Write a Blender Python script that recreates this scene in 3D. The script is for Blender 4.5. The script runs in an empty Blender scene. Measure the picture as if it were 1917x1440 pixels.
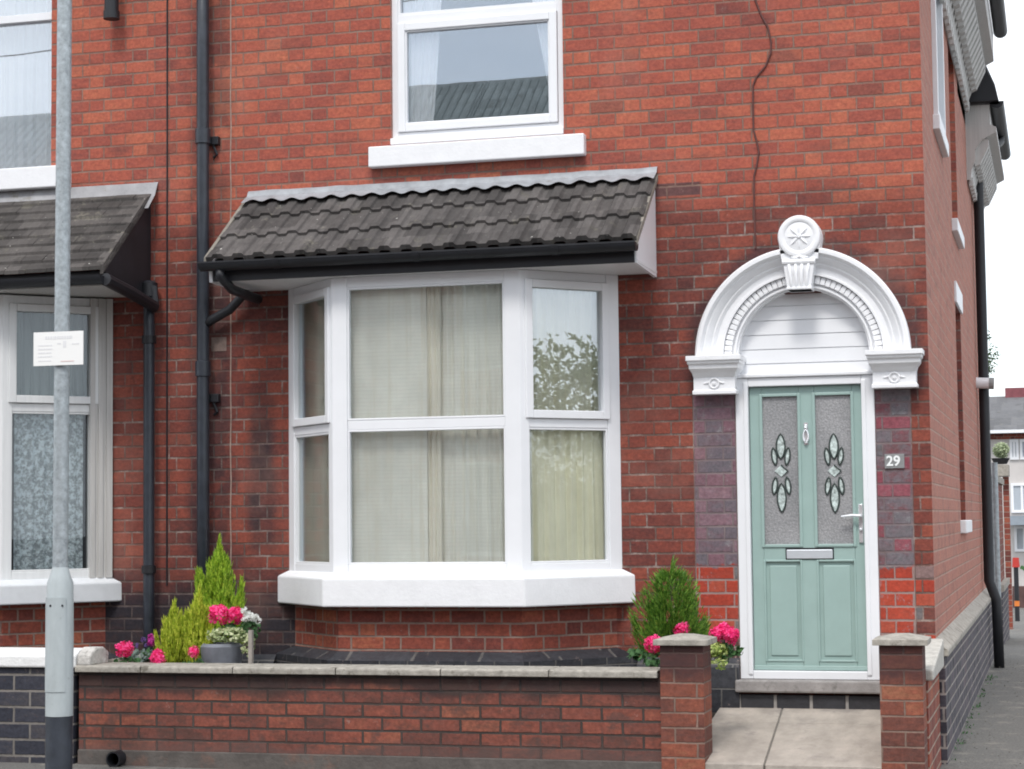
import bpy, bmesh, math, random
from mathutils import Vector, Matrix, noise
R_=math.radians
sc=bpy.context.scene
random.seed(7)
# ---------------------------------------------------------------- camera
CAM=Vector((0,-13.2,1.6))
r_=Vector((0.96381933,0.26631599,-0.01131817)).normalized()
u_=Vector((0.02898611,-0.06250506,0.99762364))
f_=Vector((-0.26497568,0.96185701,0.06796305)).normalized()
u_=(u_-f_*u_.dot(f_)); u_=(u_-r_*u_.dot(r_)).normalized()
FPX=3702.0; CX=958.5; CY=720.0
cd=bpy.data.cameras.new('camera'); cam=bpy.data.objects.new('camera',cd); sc.collection.objects.link(cam)
M=Matrix((( r_.x,u_.x,-f_.x,CAM.x),(r_.y,u_.y,-f_.y,CAM.y),(r_.z,u_.z,-f_.z,CAM.z),(0,0,0,1)))
cam.matrix_world=M; cd.sensor_width=36; cd.lens=FPX/1917*36; cd.clip_end=1000; cd.clip_start=.1
sc.camera=cam
# ---------------------------------------------------------------- world, sun, exposure
SUN_EL,SUN_AZ=R_(54),R_(180)     # azimuth measured clockwise from +Y
w=bpy.data.worlds.new('World'); sc.world=w; w.use_nodes=True
nt=w.node_tree; nt.nodes.clear()
sky=nt.nodes.new('ShaderNodeTexSky'); sky.sky_type='NISHITA'; sky.sun_disc=False
sky.sun_elevation=SUN_EL; sky.sun_rotation=SUN_AZ
tc=nt.nodes.new('ShaderNodeTexCoord'); mp=nt.nodes.new('ShaderNodeMapping'); mp.inputs['Scale'].default_value=(1,1,2.4)
ns=nt.nodes.new('ShaderNodeTexNoise'); ns.inputs['Scale'].default_value=2.2; ns.inputs['Detail'].default_value=5
rp=nt.nodes.new('ShaderNodeValToRGB'); rp.color_ramp.elements[0].position=.36; rp.color_ramp.elements[0].color=(.5,.5,.5,1)
rp.color_ramp.elements[1].position=.58
mx=nt.nodes.new('ShaderNodeMix'); mx.data_type='RGBA'; mx.inputs[7].default_value=(8.6,8.9,9.3,1)
bg=nt.nodes.new('ShaderNodeBackground'); bg.inputs[1].default_value=.125
wo=nt.nodes.new('ShaderNodeOutputWorld')
L=nt.links.new
L(tc.outputs['Generated'],mp.inputs[0]); L(mp.outputs[0],ns.inputs[0]); L(ns.outputs[0],rp.inputs[0])
L(rp.outputs[0],mx.inputs[0]); L(sky.outputs[0],mx.inputs[6]); L(mx.outputs[2],bg.inputs[0]); L(bg.outputs[0],wo.inputs[0])
sd=bpy.data.lights.new('sun','SUN'); sd.energy=1.45; sd.angle=R_(14); sd.color=(1,.965,.92)
so=bpy.data.objects.new('sun',sd); sc.collection.objects.link(so)
dirv=Vector((math.sin(SUN_AZ)*math.cos(SUN_EL),math.cos(SUN_AZ)*math.cos(SUN_EL),math.sin(SUN_EL)))
so.rotation_euler=dirv.to_track_quat('Z','Y').to_euler(); so.location=(0,-20,20)
sc.view_settings.view_transform='Standard'; sc.view_settings.look='None'
sc.view_settings.exposure=.60; sc.view_settings.gamma=1
sc.render.engine='CYCLES'; sc.cycles.filter_width=1.9
# ---------------------------------------------------------------- helpers
def ray(px,py): return r_*((px-CX)/FPX)-u_*((py-CY)/FPX)+f_
def onpl(px,py,P,n):
    d=ray(px,py); n=Vector(n); t=(Vector(P)-CAM).dot(n)/d.dot(n); return CAM+d*t
def FX(px,py,Y): return onpl(px,py,(0,Y,0),(0,1,0)).x
def FZ(px,py,Y): return onpl(px,py,(0,Y,0),(0,1,0)).z
def SY(px,py,X): return onpl(px,py,(X,0,0),(1,0,0)).y
def SZ(px,py,X): return onpl(px,py,(X,0,0),(1,0,0)).z
def tag(o,label=None,cat=None,group=None,kind=None):
    if label: o['label']=label
    if cat: o['category']=cat
    if group: o['group']=group
    if kind: o['kind']=kind
    return o
def empty(name,loc,label,cat,group=None):
    o=bpy.data.objects.new(name,None); sc.collection.objects.link(o); o.location=loc; o.empty_display_size=.1
    return tag(o,label,cat,group)
def wloc(o):
    v=Vector(o.location)
    while o.parent: o=o.parent; v+=Vector(o.location)
    return v
class MB:
    def __init__(s): s.v=[]; s.f=[]
    def face(s,pts):
        n=len(s.v); s.v+= [tuple(p) for p in pts]; s.f.append(tuple(range(n,n+len(pts))))
    def box(s,x0,x1,y0,y1,z0,z1):
        s.obox((0,0,0),(1,0,0),(0,1,0),x0,x1,y0,y1,z0,z1); return s
    def obox(s,o,a,b,u0,u1,n0,n1,z0,z1,c=(0,0,1)):
        o=Vector(o);a=Vector(a);b=Vector(b);c=Vector(c)
        if u0>u1:u0,u1=u1,u0
        if n0>n1:n0,n1=n1,n0
        if z0>z1:z0,z1=z1,z0
        P=[o+a*u+b*n+c*z for z in (z0,z1) for (u,n) in ((u0,n0),(u1,n0),(u1,n1),(u0,n1))]
        n=len(s.v); s.v+=[tuple(p) for p in P]
        F=[(0,3,2,1),(4,5,6,7),(0,1,5,4),(1,2,6,5),(2,3,7,6),(3,0,4,7)]
        if a.cross(b).dot(c)<0: F=[f[::-1] for f in F]
        s.f+=[tuple(n+i for i in f) for f in F]; return s
    def prism(s,pts,o,a,b,c,c0,c1):
        # polygon pts (p,q) in plane (a,b) extruded along c from c0 to c1
        o=Vector(o);a=Vector(a);b=Vector(b);c=Vector(c)
        n=len(s.v); k=len(pts)
        for cc in (c0,c1):
            for p,q in pts: s.v.append(tuple(o+a*p+b*q+c*cc))
        area=sum(pts[i][0]*pts[(i+1)%k][1]-pts[(i+1)%k][0]*pts[i][1] for i in range(k))
        flip=(area*a.cross(b).dot(c)*(c1-c0))<0
        F=[tuple(range(k-1,-1,-1)),tuple(range(k,2*k))]+[(i,(i+1)%k,k+(i+1)%k,k+i) for i in range(k)]
        if flip: F=[f[::-1] for f in F]
        s.f+=[tuple(n+i for i in f) for f in F]; return s
    def tube(s,path,r,n=12,cap=True):
        path=[Vector(p) for p in path]; base=len(s.v); m=len(path)
        rr=r if isinstance(r,(list,tuple)) else [r]*m
        up=None
        for i,p in enumerate(path):
            d=(path[min(i+1,m-1)]-path[max(i-1,0)]).normalized()
            if up is None: up=Vector((0,0,1)) if abs(d.z)<.9 else Vector((0,1,0))
            x=up.cross(d).normalized(); y=d.cross(x).normalized(); up=y
            for k in range(n):
                a=2*math.pi*k/n; s.v.append(tuple(p+(x*math.cos(a)+y*math.sin(a))*rr[i]))
        for i in range(m-1):
            for k in range(n):
                a=base+i*n+k; b=base+i*n+(k+1)%n; s.f.append((a,b,b+n,a+n))
        if cap:
            s.f.append(tuple(base+k for k in range(n-1,-1,-1))); s.f.append(tuple(base+(m-1)*n+k for k in range(n)))
        return s
    def lathe(s,prof,c,axis='z',n=24,a0=0,a1=2*math.pi):
        # prof (r,h); around axis through c
        c=Vector(c); closed=abs(a1-a0-2*math.pi)<1e-6; base=len(s.v); m=len(prof); N=n if closed else n+1
        for k in range(N):
            a=a0+(a1-a0)*k/n
            for r,h in prof:
                if axis=='z': p=Vector((r*math.cos(a),r*math.sin(a),h))
                else: p=Vector((r*math.cos(a),h,r*math.sin(a)))
                s.v.append(tuple(c+p))
        for k in range(n):
            k2=(k+1)%N
            for i in range(m-1):
                q=(base+k*m+i,base+k2*m+i,base+k2*m+i+1,base+k*m+i+1)
                s.f.append(q if axis=='z' else q[::-1])
        return s
    def build(s,name,mat,parent=None,smooth=False,bevel=0,merge=False,seg=2):
        me=bpy.data.meshes.new(name); me.from_pydata(s.v,[],s.f)
        o=bpy.data.objects.new(name,me); sc.collection.objects.link(o)
        if mat: me.materials.append(mat)
        if merge:
            bm=bmesh.new(); bm.from_mesh(me); bmesh.ops.remove_doubles(bm,verts=bm.verts,dist=1e-5)
            bmesh.ops.recalc_face_normals(bm,faces=bm.faces); bm.to_mesh(me); bm.free()
        if smooth:
            for p in me.polygons: p.use_smooth=True
            if smooth=='auto': me.set_sharp_from_angle(angle=R_(35))
        if bevel:
            b=o.modifiers.new('bevel','BEVEL'); b.width=bevel; b.segments=seg; b.limit_method='ANGLE'; b.angle_limit=R_(40)
        if parent:
            o.parent=parent; o.location=-wloc(parent)
        return o
# ---- node helper
class NB:
    def __init__(s,name,rough=.6,spec=.5,metal=0):
        s.m=bpy.data.materials.new(name); s.m.use_nodes=True; s.t=s.m.node_tree
        s.b=s.t.nodes['Principled BSDF']; s.b.inputs['Roughness'].default_value=rough
        s.b.inputs['Metallic'].default_value=metal; s.b.inputs['Specular IOR Level'].default_value=spec
        s.tc=s.t.nodes.new('ShaderNodeTexCoord'); s.P=s.tc.outputs['Object']
    def lk(s,a,b):
        if isinstance(a,bpy.types.NodeSocket): s.t.links.new(a,b)
        else: b.default_value=a
    def m_(s,op,*a):
        n=s.t.nodes.new('ShaderNodeMath'); n.operation=op
        for i,x in enumerate(a): s.lk(x,n.inputs[i])
        return n.outputs[0]
    def add(s,a,b): return s.m_('ADD',a,b)
    def sub(s,a,b): return s.m_('SUBTRACT',a,b)
    def mul(s,a,b): return s.m_('MULTIPLY',a,b)
    def mn(s,a,b): return s.m_('MINIMUM',a,b)
    def mxx(s,a,b): return s.m_('MAXIMUM',a,b)
    def ss(s,x,a,b,lo=0.,hi=1.):
        n=s.t.nodes.new('ShaderNodeMapRange'); n.interpolation_type='SMOOTHSTEP'
        s.lk(x,n.inputs[0]); s.lk(a,n.inputs[1]); s.lk(b,n.inputs[2]); n.inputs[3].default_value=lo; n.inputs[4].default_value=hi
        return n.outputs[0]
    def xyz(s,v=None):
        n=s.t.nodes.new('ShaderNodeSeparateXYZ'); s.lk(v or s.P,n.inputs[0]); return n.outputs[0],n.outputs[1],n.outputs[2]
    def comb(s,x,y,z=0.):
        n=s.t.nodes.new('ShaderNodeCombineXYZ'); s.lk(x,n.inputs[0]); s.lk(y,n.inputs[1]); s.lk(z,n.inputs[2]); return n.outputs[0]
    def noise(s,scale,detail=4,rough=.6,vec=None,stretch=None):
        v=vec or s.P
        if stretch:
            mp=s.t.nodes.new('ShaderNodeMapping'); mp.inputs['Scale'].default_value=stretch; s.lk(v,mp.inputs[0]); v=mp.outputs[0]
        n=s.t.nodes.new('ShaderNodeTexNoise'); n.inputs['Scale'].default_value=scale; n.inputs['Detail'].default_value=detail
        n.inputs['Roughness'].default_value=rough; s.lk(v,n.inputs[0]); return n.outputs[0]
    def white(s,v):
        n=s.t.nodes.new('ShaderNodeTexWhiteNoise'); n.noise_dimensions='3D'; s.lk(v,n.inputs[0]); return n.outputs[0]
    def ramp(s,x,stops,interp='LINEAR'):
        n=s.t.nodes.new('ShaderNodeValToRGB'); cr=n.color_ramp; cr.interpolation=interp
        while len(cr.elements)<len(stops): cr.elements.new(.5)
        for e,(p,c) in zip(cr.elements,stops): e.position=p; e.color=(*c,1)
        s.lk(x,n.inputs[0]); return n.outputs[0]
    def mix(s,f,a,b,blend='MIX'):
        n=s.t.nodes.new('ShaderNodeMix'); n.data_type='RGBA'; n.blend_type=blend; s.lk(f,n.inputs[0])
        s.lk(a if isinstance(a,bpy.types.NodeSocket) else (*a,1),n.inputs[6]); s.lk(b if isinstance(b,bpy.types.NodeSocket) else (*b,1),n.inputs[7]); return n.outputs[2]
    def col(s,c): s.lk(c if isinstance(c,bpy.types.NodeSocket) else (*c,1),s.b.inputs['Base Color'])
    def rough(s,r): s.lk(r,s.b.inputs['Roughness'])
    def bump(s,h,dist=.004,strength=1.):
        n=s.t.nodes.new('ShaderNodeBump'); n.inputs['Distance'].default_value=dist; n.inputs['Strength'].default_value=strength
        s.lk(h,n.inputs['Height']); s.t.links.new(n.outputs[0],s.b.inputs['Normal'])
def simple(name,c,rough=.5,var=.15,scale=6,bump=0,bscale=40,spec=.5,metal=0,dirt=None,stretch=None):
    n=NB(name,rough,spec,metal); k=n.noise(scale,5,.65,stretch=stretch)
    c0=tuple(x*(1-var) for x in c); c1=tuple(min(1,x*(1+var)) for x in c)
    col=n.ramp(k,[(.3,c0),(.7,c1)])
    if dirt:
        dm=n.ss(n.noise(dirt[1],6,.7),dirt[2],dirt[2]+.15); col=n.mix(dm,col,dirt[0])
    n.col(col)
    if bump: n.bump(n.noise(bscale,4,.6),bump)
    return n.m
PAL_UP=[(0,(.18,.060,.050)),(.25,(.29,.078,.058)),(.5,(.37,.097,.064)),(.75,(.425,.125,.074)),(1,(.47,.17,.095))]
PAL_LO=[(0,(.080,.034,.031)),(.25,(.145,.044,.036)),(.5,(.205,.055,.040)),(.8,(.265,.071,.046)),(1,(.33,.105,.06))]
PAL_DK=[(0,(.012,.012,.017)),(.4,(.03,.026,.032)),(.7,(.055,.03,.03)),(1,(.10,.036,.03))]
PAL_BLUE=[(0,(.035,.034,.042)),(.5,(.07,.066,.08)),(.8,(.105,.09,.105)),(1,(.13,.085,.09))]
PAL_GLZ=[(0,(.13,.15,.155)),(.33,(.16,.13,.145)),(.46,(.17,.08,.09)),(.6,(.225,.06,.078)),(.8,(.26,.085,.105)),(1,(.18,.13,.145))]
PAL_RED=[(0,(.30,.04,.025)),(.6,(.40,.06,.034)),(.80,(.36,.075,.045)),(.84,(.17,.17,.17)),(1,(.10,.07,.08))]
def brickbase(n,h=.0892,Ls=.235,Lh=.118,mw=.010,v0=3.142,u0=0.,jit=.0035,kv=1.,rg_=.006):
    g=n.t.nodes.new('ShaderNodeNewGeometry')
    x,y,z=n.xyz(); nx,ny,nz=n.xyz(g.outputs['True Normal'])
    u=n.sub(n.mul(y,nx),n.mul(x,ny)); v=z
    wob=n.noise(9,2,.5); wob2=n.noise(11,2,.5,stretch=(1,1.3,1))
    u=n.add(n.add(u,50.+u0),n.mul(n.sub(wob,.5),jit*2)); v=n.add(n.sub(v,v0-100*h),n.mul(n.sub(wob2,.5),jit*1.5))
    P=Ls+Lh
    row=n.m_('FLOOR',n.m_('DIVIDE',v,h)); fv=n.m_('FRACT',n.m_('DIVIDE',v,h))
    odd=n.m_('MODULO',row,2.)
    uu=n.m_('DIVIDE',n.add(u,n.mul(odd,P/2)),P)
    cell=n.m_('FLOOR',uu); f=n.mul(n.m_('FRACT',uu),P)
    if Lh>0:
        isH=n.m_('GREATER_THAN',f,Ls); loc=n.sub(f,n.mul(isH,Ls)); ln=n.add(Ls,n.mul(isH,Lh-Ls)); idc=n.add(n.mul(cell,2.),isH)
    else: loc=f; ln=Ls; idc=cell
    du=n.mn(loc,n.sub(ln,loc)); dv=n.mul(n.mn(fv,n.sub(1.,fv)),h); d=n.mn(n.mul(du,kv),dv)
    rag=n.mul(n.sub(n.noise(48,5,.72),.5),rg_)
    d=n.add(d,rag)
    brick=n.ss(d,mw/2-.0015,mw/2+.0025)
    rnd=n.white(n.comb(idc,row,n.m_('ROUND',nx)))
    rnd2=n.white(n.comb(idc,row,7.3))
    return dict(x=x,y=y,z=z,nx=nx,brick=brick,rnd=rnd,rnd2=rnd2,row=row,d=d)
def brickmat(name,pal,mortar,zones=None,h=.0892,Ls=.235,Lh=.118,mw=.010,v0=3.142,u0=0.,rough=.85,bump=.005,stain=None,mvar=.25,lo=.18,soft=False):
    n=NB(name,rough,.25); B=brickbase(n,h,Ls,Lh,mw,v0,u0,kv=1.35 if soft else 1.,rg_=.014 if soft else .009)
    big=n.noise(1.1,4,.6); fine=n.noise(45,4,.65); fine2=n.noise(14,5,.7,stretch=(1,1,3))
    kr=.46 if soft else .62; B['t']=n.add(n.add(n.mul(B['rnd'],kr),n.mul(n.sub(big,.5),.7)),n.add(lo+(.07 if soft else 0),n.mul(n.sub(fine2,.5),.85)))
    c=n.ramp(B['t'],pal)
    m0=tuple(v*(1-mvar) for v in mortar); m1=tuple(v*(1+mvar) for v in mortar)
    mc=n.ramp(n.noise(5,5,.7),[(.35,m0),(.65,m1)])
    if zones: c,mc=zones(n,B,c,mc)
    mot=n.noise(22,6,.75,stretch=(1,1,1.6))
    c=n.mix(.55,c,n.ramp(fine,[(.3,(.30,.30,.30)),(.66,(.68,.68,.68))]),'OVERLAY')
    c=n.mix(.32,c,n.ramp(mot,[(.34,(.26,.26,.28)),(.5,(.5,.5,.5)),(.64,(.68,.66,.64))]),'OVERLAY')
    c=n.mix(n.mul(n.ss(n.noise(30,5,.8),.60,.68),.55),c,(.10,.06,.052))
    c=n.mix(n.mul(n.ss(n.noise(13,5,.8),.63,.70),.40),c,(.40,.30,.26))
    bm=B['brick']
    if soft: bm=n.mxx(bm,n.mul(n.ss(n.noise(2.7,5,.7,stretch=(1,1,2.)),.42,.66),.55))
    col=n.mix(bm,mc,c)
    if soft:
        sm_=n.noise(3.2,6,.72,stretch=(.6,1,2.2)); col=n.mix(n.mul(n.ss(sm_,.50,.70),.38),col,(.11,.065,.055)); col=n.mix(n.mul(n.ss(n.noise(1.3,5,.6),.5,.72),.22),col,(.42,.22,.17))
    if stain: col=stain(n,B,col)
    n.col(col)
    hgt=n.add(n.mul(B['brick'],1.),n.add(n.mul(fine,.35),n.mul(B['rnd2'],.25)))
    n.bump(hgt,bump,.8)
    n.rough(n.ramp(fine2,[(.2,(rough-.15,)*3),(.8,(min(1,rough+.1),)*3)]))
    return n.m
# ---- zones of the main front wall
XC=-0.80
def zb(n,v,a,b,s=.02): # soft band a..b
    return n.mul(n.ss(v,a-s,a+s),n.ss(v,b-s,b+s,1.,0.))
def front_zones(n,B,c,mc):
    x,z=B['x'],B['z']; t=B['t']
    front=n.m_('LESS_THAN',n.m_('ABSOLUTE',B['nx']),.6)
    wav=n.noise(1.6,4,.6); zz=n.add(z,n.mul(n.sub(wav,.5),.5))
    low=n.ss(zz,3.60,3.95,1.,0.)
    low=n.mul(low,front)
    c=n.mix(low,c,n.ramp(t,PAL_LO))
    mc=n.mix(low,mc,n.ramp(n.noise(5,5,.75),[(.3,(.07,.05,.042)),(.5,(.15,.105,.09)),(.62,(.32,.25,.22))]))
    # odd dark headers
    dk=n.mul(n.ss(B['rnd2'],.90,.93),n.ss(n.noise(2.2,3,.5),.45,.62))
    c=n.mix(n.mul(dk,.55),c,n.ramp(t,[(0,(.06,.03,.035)),(1,(.15,.06,.055))]))
    # single course of dark bricks beside the canopy
    bd=n.mul(n.mul(n.ss(z,3.788,3.792),n.ss(z,3.876,3.88,1.,0.)),n.mul(n.ss(x,-2.7,-2.68),n.ss(n.add(x,n.mul(wav,.2)),-2.18,-2.14,1.,0.)))
    c=n.mix(n.mul(bd,.85),c,n.ramp(B['rnd'],[(0,(.05,.03,.035)),(1,(.09,.06,.065))]))
    # soot by ground and beside bay
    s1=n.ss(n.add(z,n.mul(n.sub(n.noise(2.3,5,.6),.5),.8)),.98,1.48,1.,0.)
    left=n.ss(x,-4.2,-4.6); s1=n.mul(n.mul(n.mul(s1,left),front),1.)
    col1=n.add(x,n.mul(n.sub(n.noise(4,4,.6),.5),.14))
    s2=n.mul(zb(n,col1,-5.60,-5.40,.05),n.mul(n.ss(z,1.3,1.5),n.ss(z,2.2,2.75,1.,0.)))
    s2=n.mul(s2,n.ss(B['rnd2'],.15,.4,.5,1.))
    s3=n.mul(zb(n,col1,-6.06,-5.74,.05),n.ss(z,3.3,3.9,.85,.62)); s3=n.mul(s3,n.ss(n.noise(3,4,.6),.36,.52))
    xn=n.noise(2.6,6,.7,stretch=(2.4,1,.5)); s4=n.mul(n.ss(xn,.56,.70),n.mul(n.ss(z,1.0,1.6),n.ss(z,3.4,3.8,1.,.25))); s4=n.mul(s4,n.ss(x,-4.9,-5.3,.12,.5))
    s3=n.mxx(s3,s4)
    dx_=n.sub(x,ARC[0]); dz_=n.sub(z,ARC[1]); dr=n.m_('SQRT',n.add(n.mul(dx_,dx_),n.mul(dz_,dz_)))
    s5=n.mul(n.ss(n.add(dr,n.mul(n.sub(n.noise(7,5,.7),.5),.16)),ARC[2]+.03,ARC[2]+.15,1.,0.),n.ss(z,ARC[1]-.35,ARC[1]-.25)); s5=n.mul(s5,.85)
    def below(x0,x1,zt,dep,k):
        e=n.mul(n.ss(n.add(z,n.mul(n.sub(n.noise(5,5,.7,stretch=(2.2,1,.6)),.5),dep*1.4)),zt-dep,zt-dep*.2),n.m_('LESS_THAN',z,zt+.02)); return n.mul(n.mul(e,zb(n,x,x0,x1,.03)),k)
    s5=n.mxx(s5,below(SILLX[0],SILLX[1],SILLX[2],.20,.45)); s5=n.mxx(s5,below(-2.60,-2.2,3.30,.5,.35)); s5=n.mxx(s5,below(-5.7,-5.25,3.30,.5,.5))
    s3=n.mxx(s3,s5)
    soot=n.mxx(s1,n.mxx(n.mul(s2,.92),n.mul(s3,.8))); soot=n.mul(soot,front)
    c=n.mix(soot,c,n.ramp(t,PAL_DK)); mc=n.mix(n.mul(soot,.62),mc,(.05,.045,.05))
    # glazed pilasters each side of the door
    pl=n.mul(front,n.mxx(zb(n,x,PLX[0],PLX[1],.004),zb(n,x,PLX[2],PLX[3],.004)))
    pl=n.mul(pl,n.m_('LESS_THAN',z,PLZ))
    tt=n.add(n.mul(B['rnd'],.75),n.sub(n.mul(n.noise(11,6,.75,stretch=(1,1,1.7)),1.1),.47)); zg=n.add(z,n.mul(n.sub(n.noise(6,4,.7),.5),.22))
    leftside=n.ss(x,-1.75,-1.70,1.,0.)
    g1=n.ramp(n.add(n.mul(tt,.75),.17),PAL_GLZ); g1=n.mix(n.mul(leftside,.6),g1,n.ramp(tt,[(0,(.12,.10,.12)),(.6,(.17,.13,.155)),(1,(.22,.21,.24))]))
    gz=n.mix(n.ss(zg,GZ1-.01,GZ1+.02,1.,0.),g1,n.ramp(n.add(n.mul(B['rnd'],.8),n.mul(n.noise(12,5,.7),.2)),PAL_RED))
    gz=n.mix(n.mul(n.ss(n.noise(9,6,.8),.56,.64),.5),gz,(.26,.25,.26))
    gz=n.mix(n.ss(zg,GZ2-.02,GZ2+.03,1.,0.),gz,n.ramp(tt,PAL_DK))
    ed=0.
    for q_ in PLX: ed=n.mxx(ed,n.ss(n.m_('ABSOLUTE',n.sub(n.add(x,n.mul(n.sub(n.noise(30,2,.5),.5),.006)),q_)),.003,.007,1.,0.))
    ed=n.mul(n.mul(ed,front),n.m_('LESS_THAN',z,PLZ)); B['brick']=n.mul(B['brick'],n.sub(1.,ed))
    c=n.mix(pl,c,gz); mc=n.mix(n.mul(pl,.75),mc,n.mix(n.m_('LESS_THAN',z,GZ1),(.20,.16,.17),(.36,.27,.25)))
    rr=n.mul(zb(n,x,PLX[3]-.005,0.,.004),n.mul(n.m_('LESS_THAN',z,GZ1),front))
    c=n.mix(n.mul(rr,n.ss(B['rnd'],.35,.45)),c,n.ramp(B['rnd2'],PAL_RED))
    # white bloom / efflorescence spots
    ef=n.mul(n.ss(n.noise(3.5,6,.75),.66,.74),.25); c=n.mix(ef,c,(.36,.27,.24))
    # side wall: paler pink of grazing light mixed into brick and mortar colour
    sd=n.m_('GREATER_THAN',B['nx'],.6)
    c=n.mix(n.mul(sd,.66),c,(.44,.215,.165)); mc=n.mix(n.mul(sd,.85),mc,(.46,.30,.24))
    return c,mc
ARC=((FX(1303,665,-.1)+FX(1705,660,-.1))/2,FZ(1335,667,-.12),(FX(1705,660,-.1)-FX(1303,665,-.1))/2)
SILLX=(FX(689,292,0),FX(1093,270,0),FZ(890,301,0))
PLX=[FX(1300,900,0),FX(1379,900,0),FX(1641,900,0),FX(1708,900,0)]; PLZ=FZ(1340,738,0)
GZ1=FZ(1340,1062,0); GZ2=FZ(1340,1190,0)
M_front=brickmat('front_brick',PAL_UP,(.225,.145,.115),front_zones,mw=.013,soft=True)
M_bay=brickmat('bay_base_brick',PAL_LO,(.24,.17,.14),mw=.012,lo=.3)
def gw_stain(n,B,col):
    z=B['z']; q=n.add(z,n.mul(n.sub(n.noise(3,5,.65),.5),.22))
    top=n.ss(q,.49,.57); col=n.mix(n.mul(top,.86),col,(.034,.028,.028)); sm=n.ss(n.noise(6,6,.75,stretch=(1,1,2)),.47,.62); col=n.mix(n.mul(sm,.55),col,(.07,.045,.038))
    moss=n.mul(n.ss(n.noise(4,5,.7),.56,.66),.6); col=n.mix(moss,col,(.075,.055,.05))
    bot=n.ss(q,.16,.24,1.,0.); return n.mix(n.mul(bot,.6),col,(.11,.075,.068))
M_garden=brickmat('garden_brick',[(0,(.085,.045,.040)),(.35,(.16,.058,.045)),(.7,(.23,.072,.05)),(1,(.28,.10,.062))],(.062,.052,.047),h=.0832,Ls=.255,Lh=0.,mw=.013,v0=.627,stain=gw_stain,bump=.007,lo=.25)
def pil_stain(n,B,col):
    q=n.add(B['z'],n.mul(n.sub(n.noise(4,4,.6),.5),.1)); return n.mix(n.mul(n.ss(q,.58,.70),.72),col,(.05,.028,.03))
M_pillar=brickmat('pillar_brick',[(0,(.08,.045,.04)),(.4,(.16,.06,.045)),(.8,(.25,.08,.05)),(1,(.29,.12,.07))],(.22,.15,.12),h=.0885,Ls=.27,Lh=0.,mw=.010,v0=.792,u0=.035,stain=pil_stain,lo=.25)
M_retw=brickmat('return_brick',PAL_LO,(.36,.28,.22),h=.0892,mw=.013,lo=.35)
M_nbwall=brickmat('blue_brick_wall',[(0,(.022,.024,.034)),(.6,(.045,.047,.062)),(1,(.085,.075,.075))],(.19,.175,.16),h=.105,Ls=.235,Lh=0.,mw=.014,v0=.62,rough=.7,bump=.008)
M_plinth=brickmat('blue_brick_plinth',PAL_BLUE,(.30,.27,.25),mw=.014,v0=.70,h=.086)
M_yard=brickmat('yard_brick',PAL_LO,(.28,.22,.18),mw=.010,lo=.2)
M_upvc=simple('white_upvc',(.80,.81,.83),.30,.03,3,spec=.5,dirt=((.72,.72,.71),7,.66))
M_paintw=simple('white_masonry_paint',(.82,.825,.84),.45,.04,9,bump=.0018,bscale=50,dirt=((.66,.65,.63),11,.64))
M_sill_nb=simple('greyed_white_paint',(.66,.68,.70),.5,.08,5,dirt=((.42,.42,.40),7,.62))
M_oldw=simple('weathered_white_wood',(.52,.51,.49),.6,.12,3,bump=.002,stretch=(14,14,.5))
M_black=simple('black_plastic',(.012,.013,.017),.5,.25,6,spec=.5)
M_blackpaint=simple('blue_black_pipe_paint',(.028,.034,.045),.38,.3,9,bump=.001)
M_lead=simple('lead_flashing',(.30,.315,.335),.5,.22,9,bump=.003,bscale=18,dirt=((.20,.19,.18),8,.62))
M_lead2=simple('pale_cement_flashing',(.30,.30,.31),.7,.2,7,bump=.003,dirt=((.22,.21,.19),6,.55))
M_stone=simple('concrete_coping',(.335,.31,.27),.88,.28,20,bump=.004,bscale=70,dirt=((.15,.135,.11),9,.53))
M_nbcop=simple('whitewashed_coping',(.80,.80,.79),.8,.06,8,bump=.006,bscale=30,dirt=((.22,.22,.20),16,.64))
M_slab=simple('sandstone_slab',(.385,.34,.295),.8,.22,7,bump=.004,bscale=60,dirt=((.28,.25,.225),4,.54),stretch=(1,.5,1))
M_tarmac=simple('pavement_tarmac',(.135,.13,.12),.9,.45,60,bump=.010,bscale=90,dirt=((.22,.205,.18),3.2,.52))
M_road=simple('road_tarmac',(.07,.07,.07),.9,.3,22,bump=.005,bscale=120)
M_galv=simple('galvanised_steel',(.37,.41,.43),.5,.30,26,spec=.4,metal=.3,bump=.001,bscale=60,dirt=((.24,.26,.27),30,.58))
M_lampgrey=simple('pale_grey_paint',(.42,.465,.475),.5,.12,8,spec=.4,dirt=((.28,.31,.31),16,.60),stretch=(1,1,.35))
M_lampblack=simple('bitumen_paint',(.035,.042,.055),.5,.3,8,dirt=((.12,.13,.14),28,.66),bump=.002)
M_door=simple('sage_green_door',(.315,.435,.405),.42,.05,5,dirt=((.27,.37,.34),9,.66))
M_chrome=simple('chrome',(.82,.83,.85),.22,.05,5,metal=.55)
M_steel=simple('satin_steel',(.66,.70,.74),.3,.05,5,metal=.35)
M_leading=simple('lead_cames',(.035,.05,.045),.4,.2,20)
M_bevelglass=simple('bevelled_glass',(.50,.58,.56),.12,.6,45,spec=.9)
M_slate=simple('grey_slate',(.24,.245,.245),.5,.1,20)
M_dark=simple('dark_interior',(.06,.055,.05),.9,.1,3)
M_room=simple('room_wall',(.30,.27,.22),.9,.05,2)
M_render=simple('grey_render',(.30,.28,.26),.8,.15,4,bump=.003)
M_terr=simple('dark_plant_pot',(.15,.16,.185),.5,.2,12)
M_soil=simple('soil',(.04,.03,.02),.95,.3,30,bump=.01)
M_cable=simple('brown_cable',(.10,.035,.03),.6,.1,10)
M_redstreak=simple('bollard_red',(.45,.03,.02),.5,.1,10)
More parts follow.
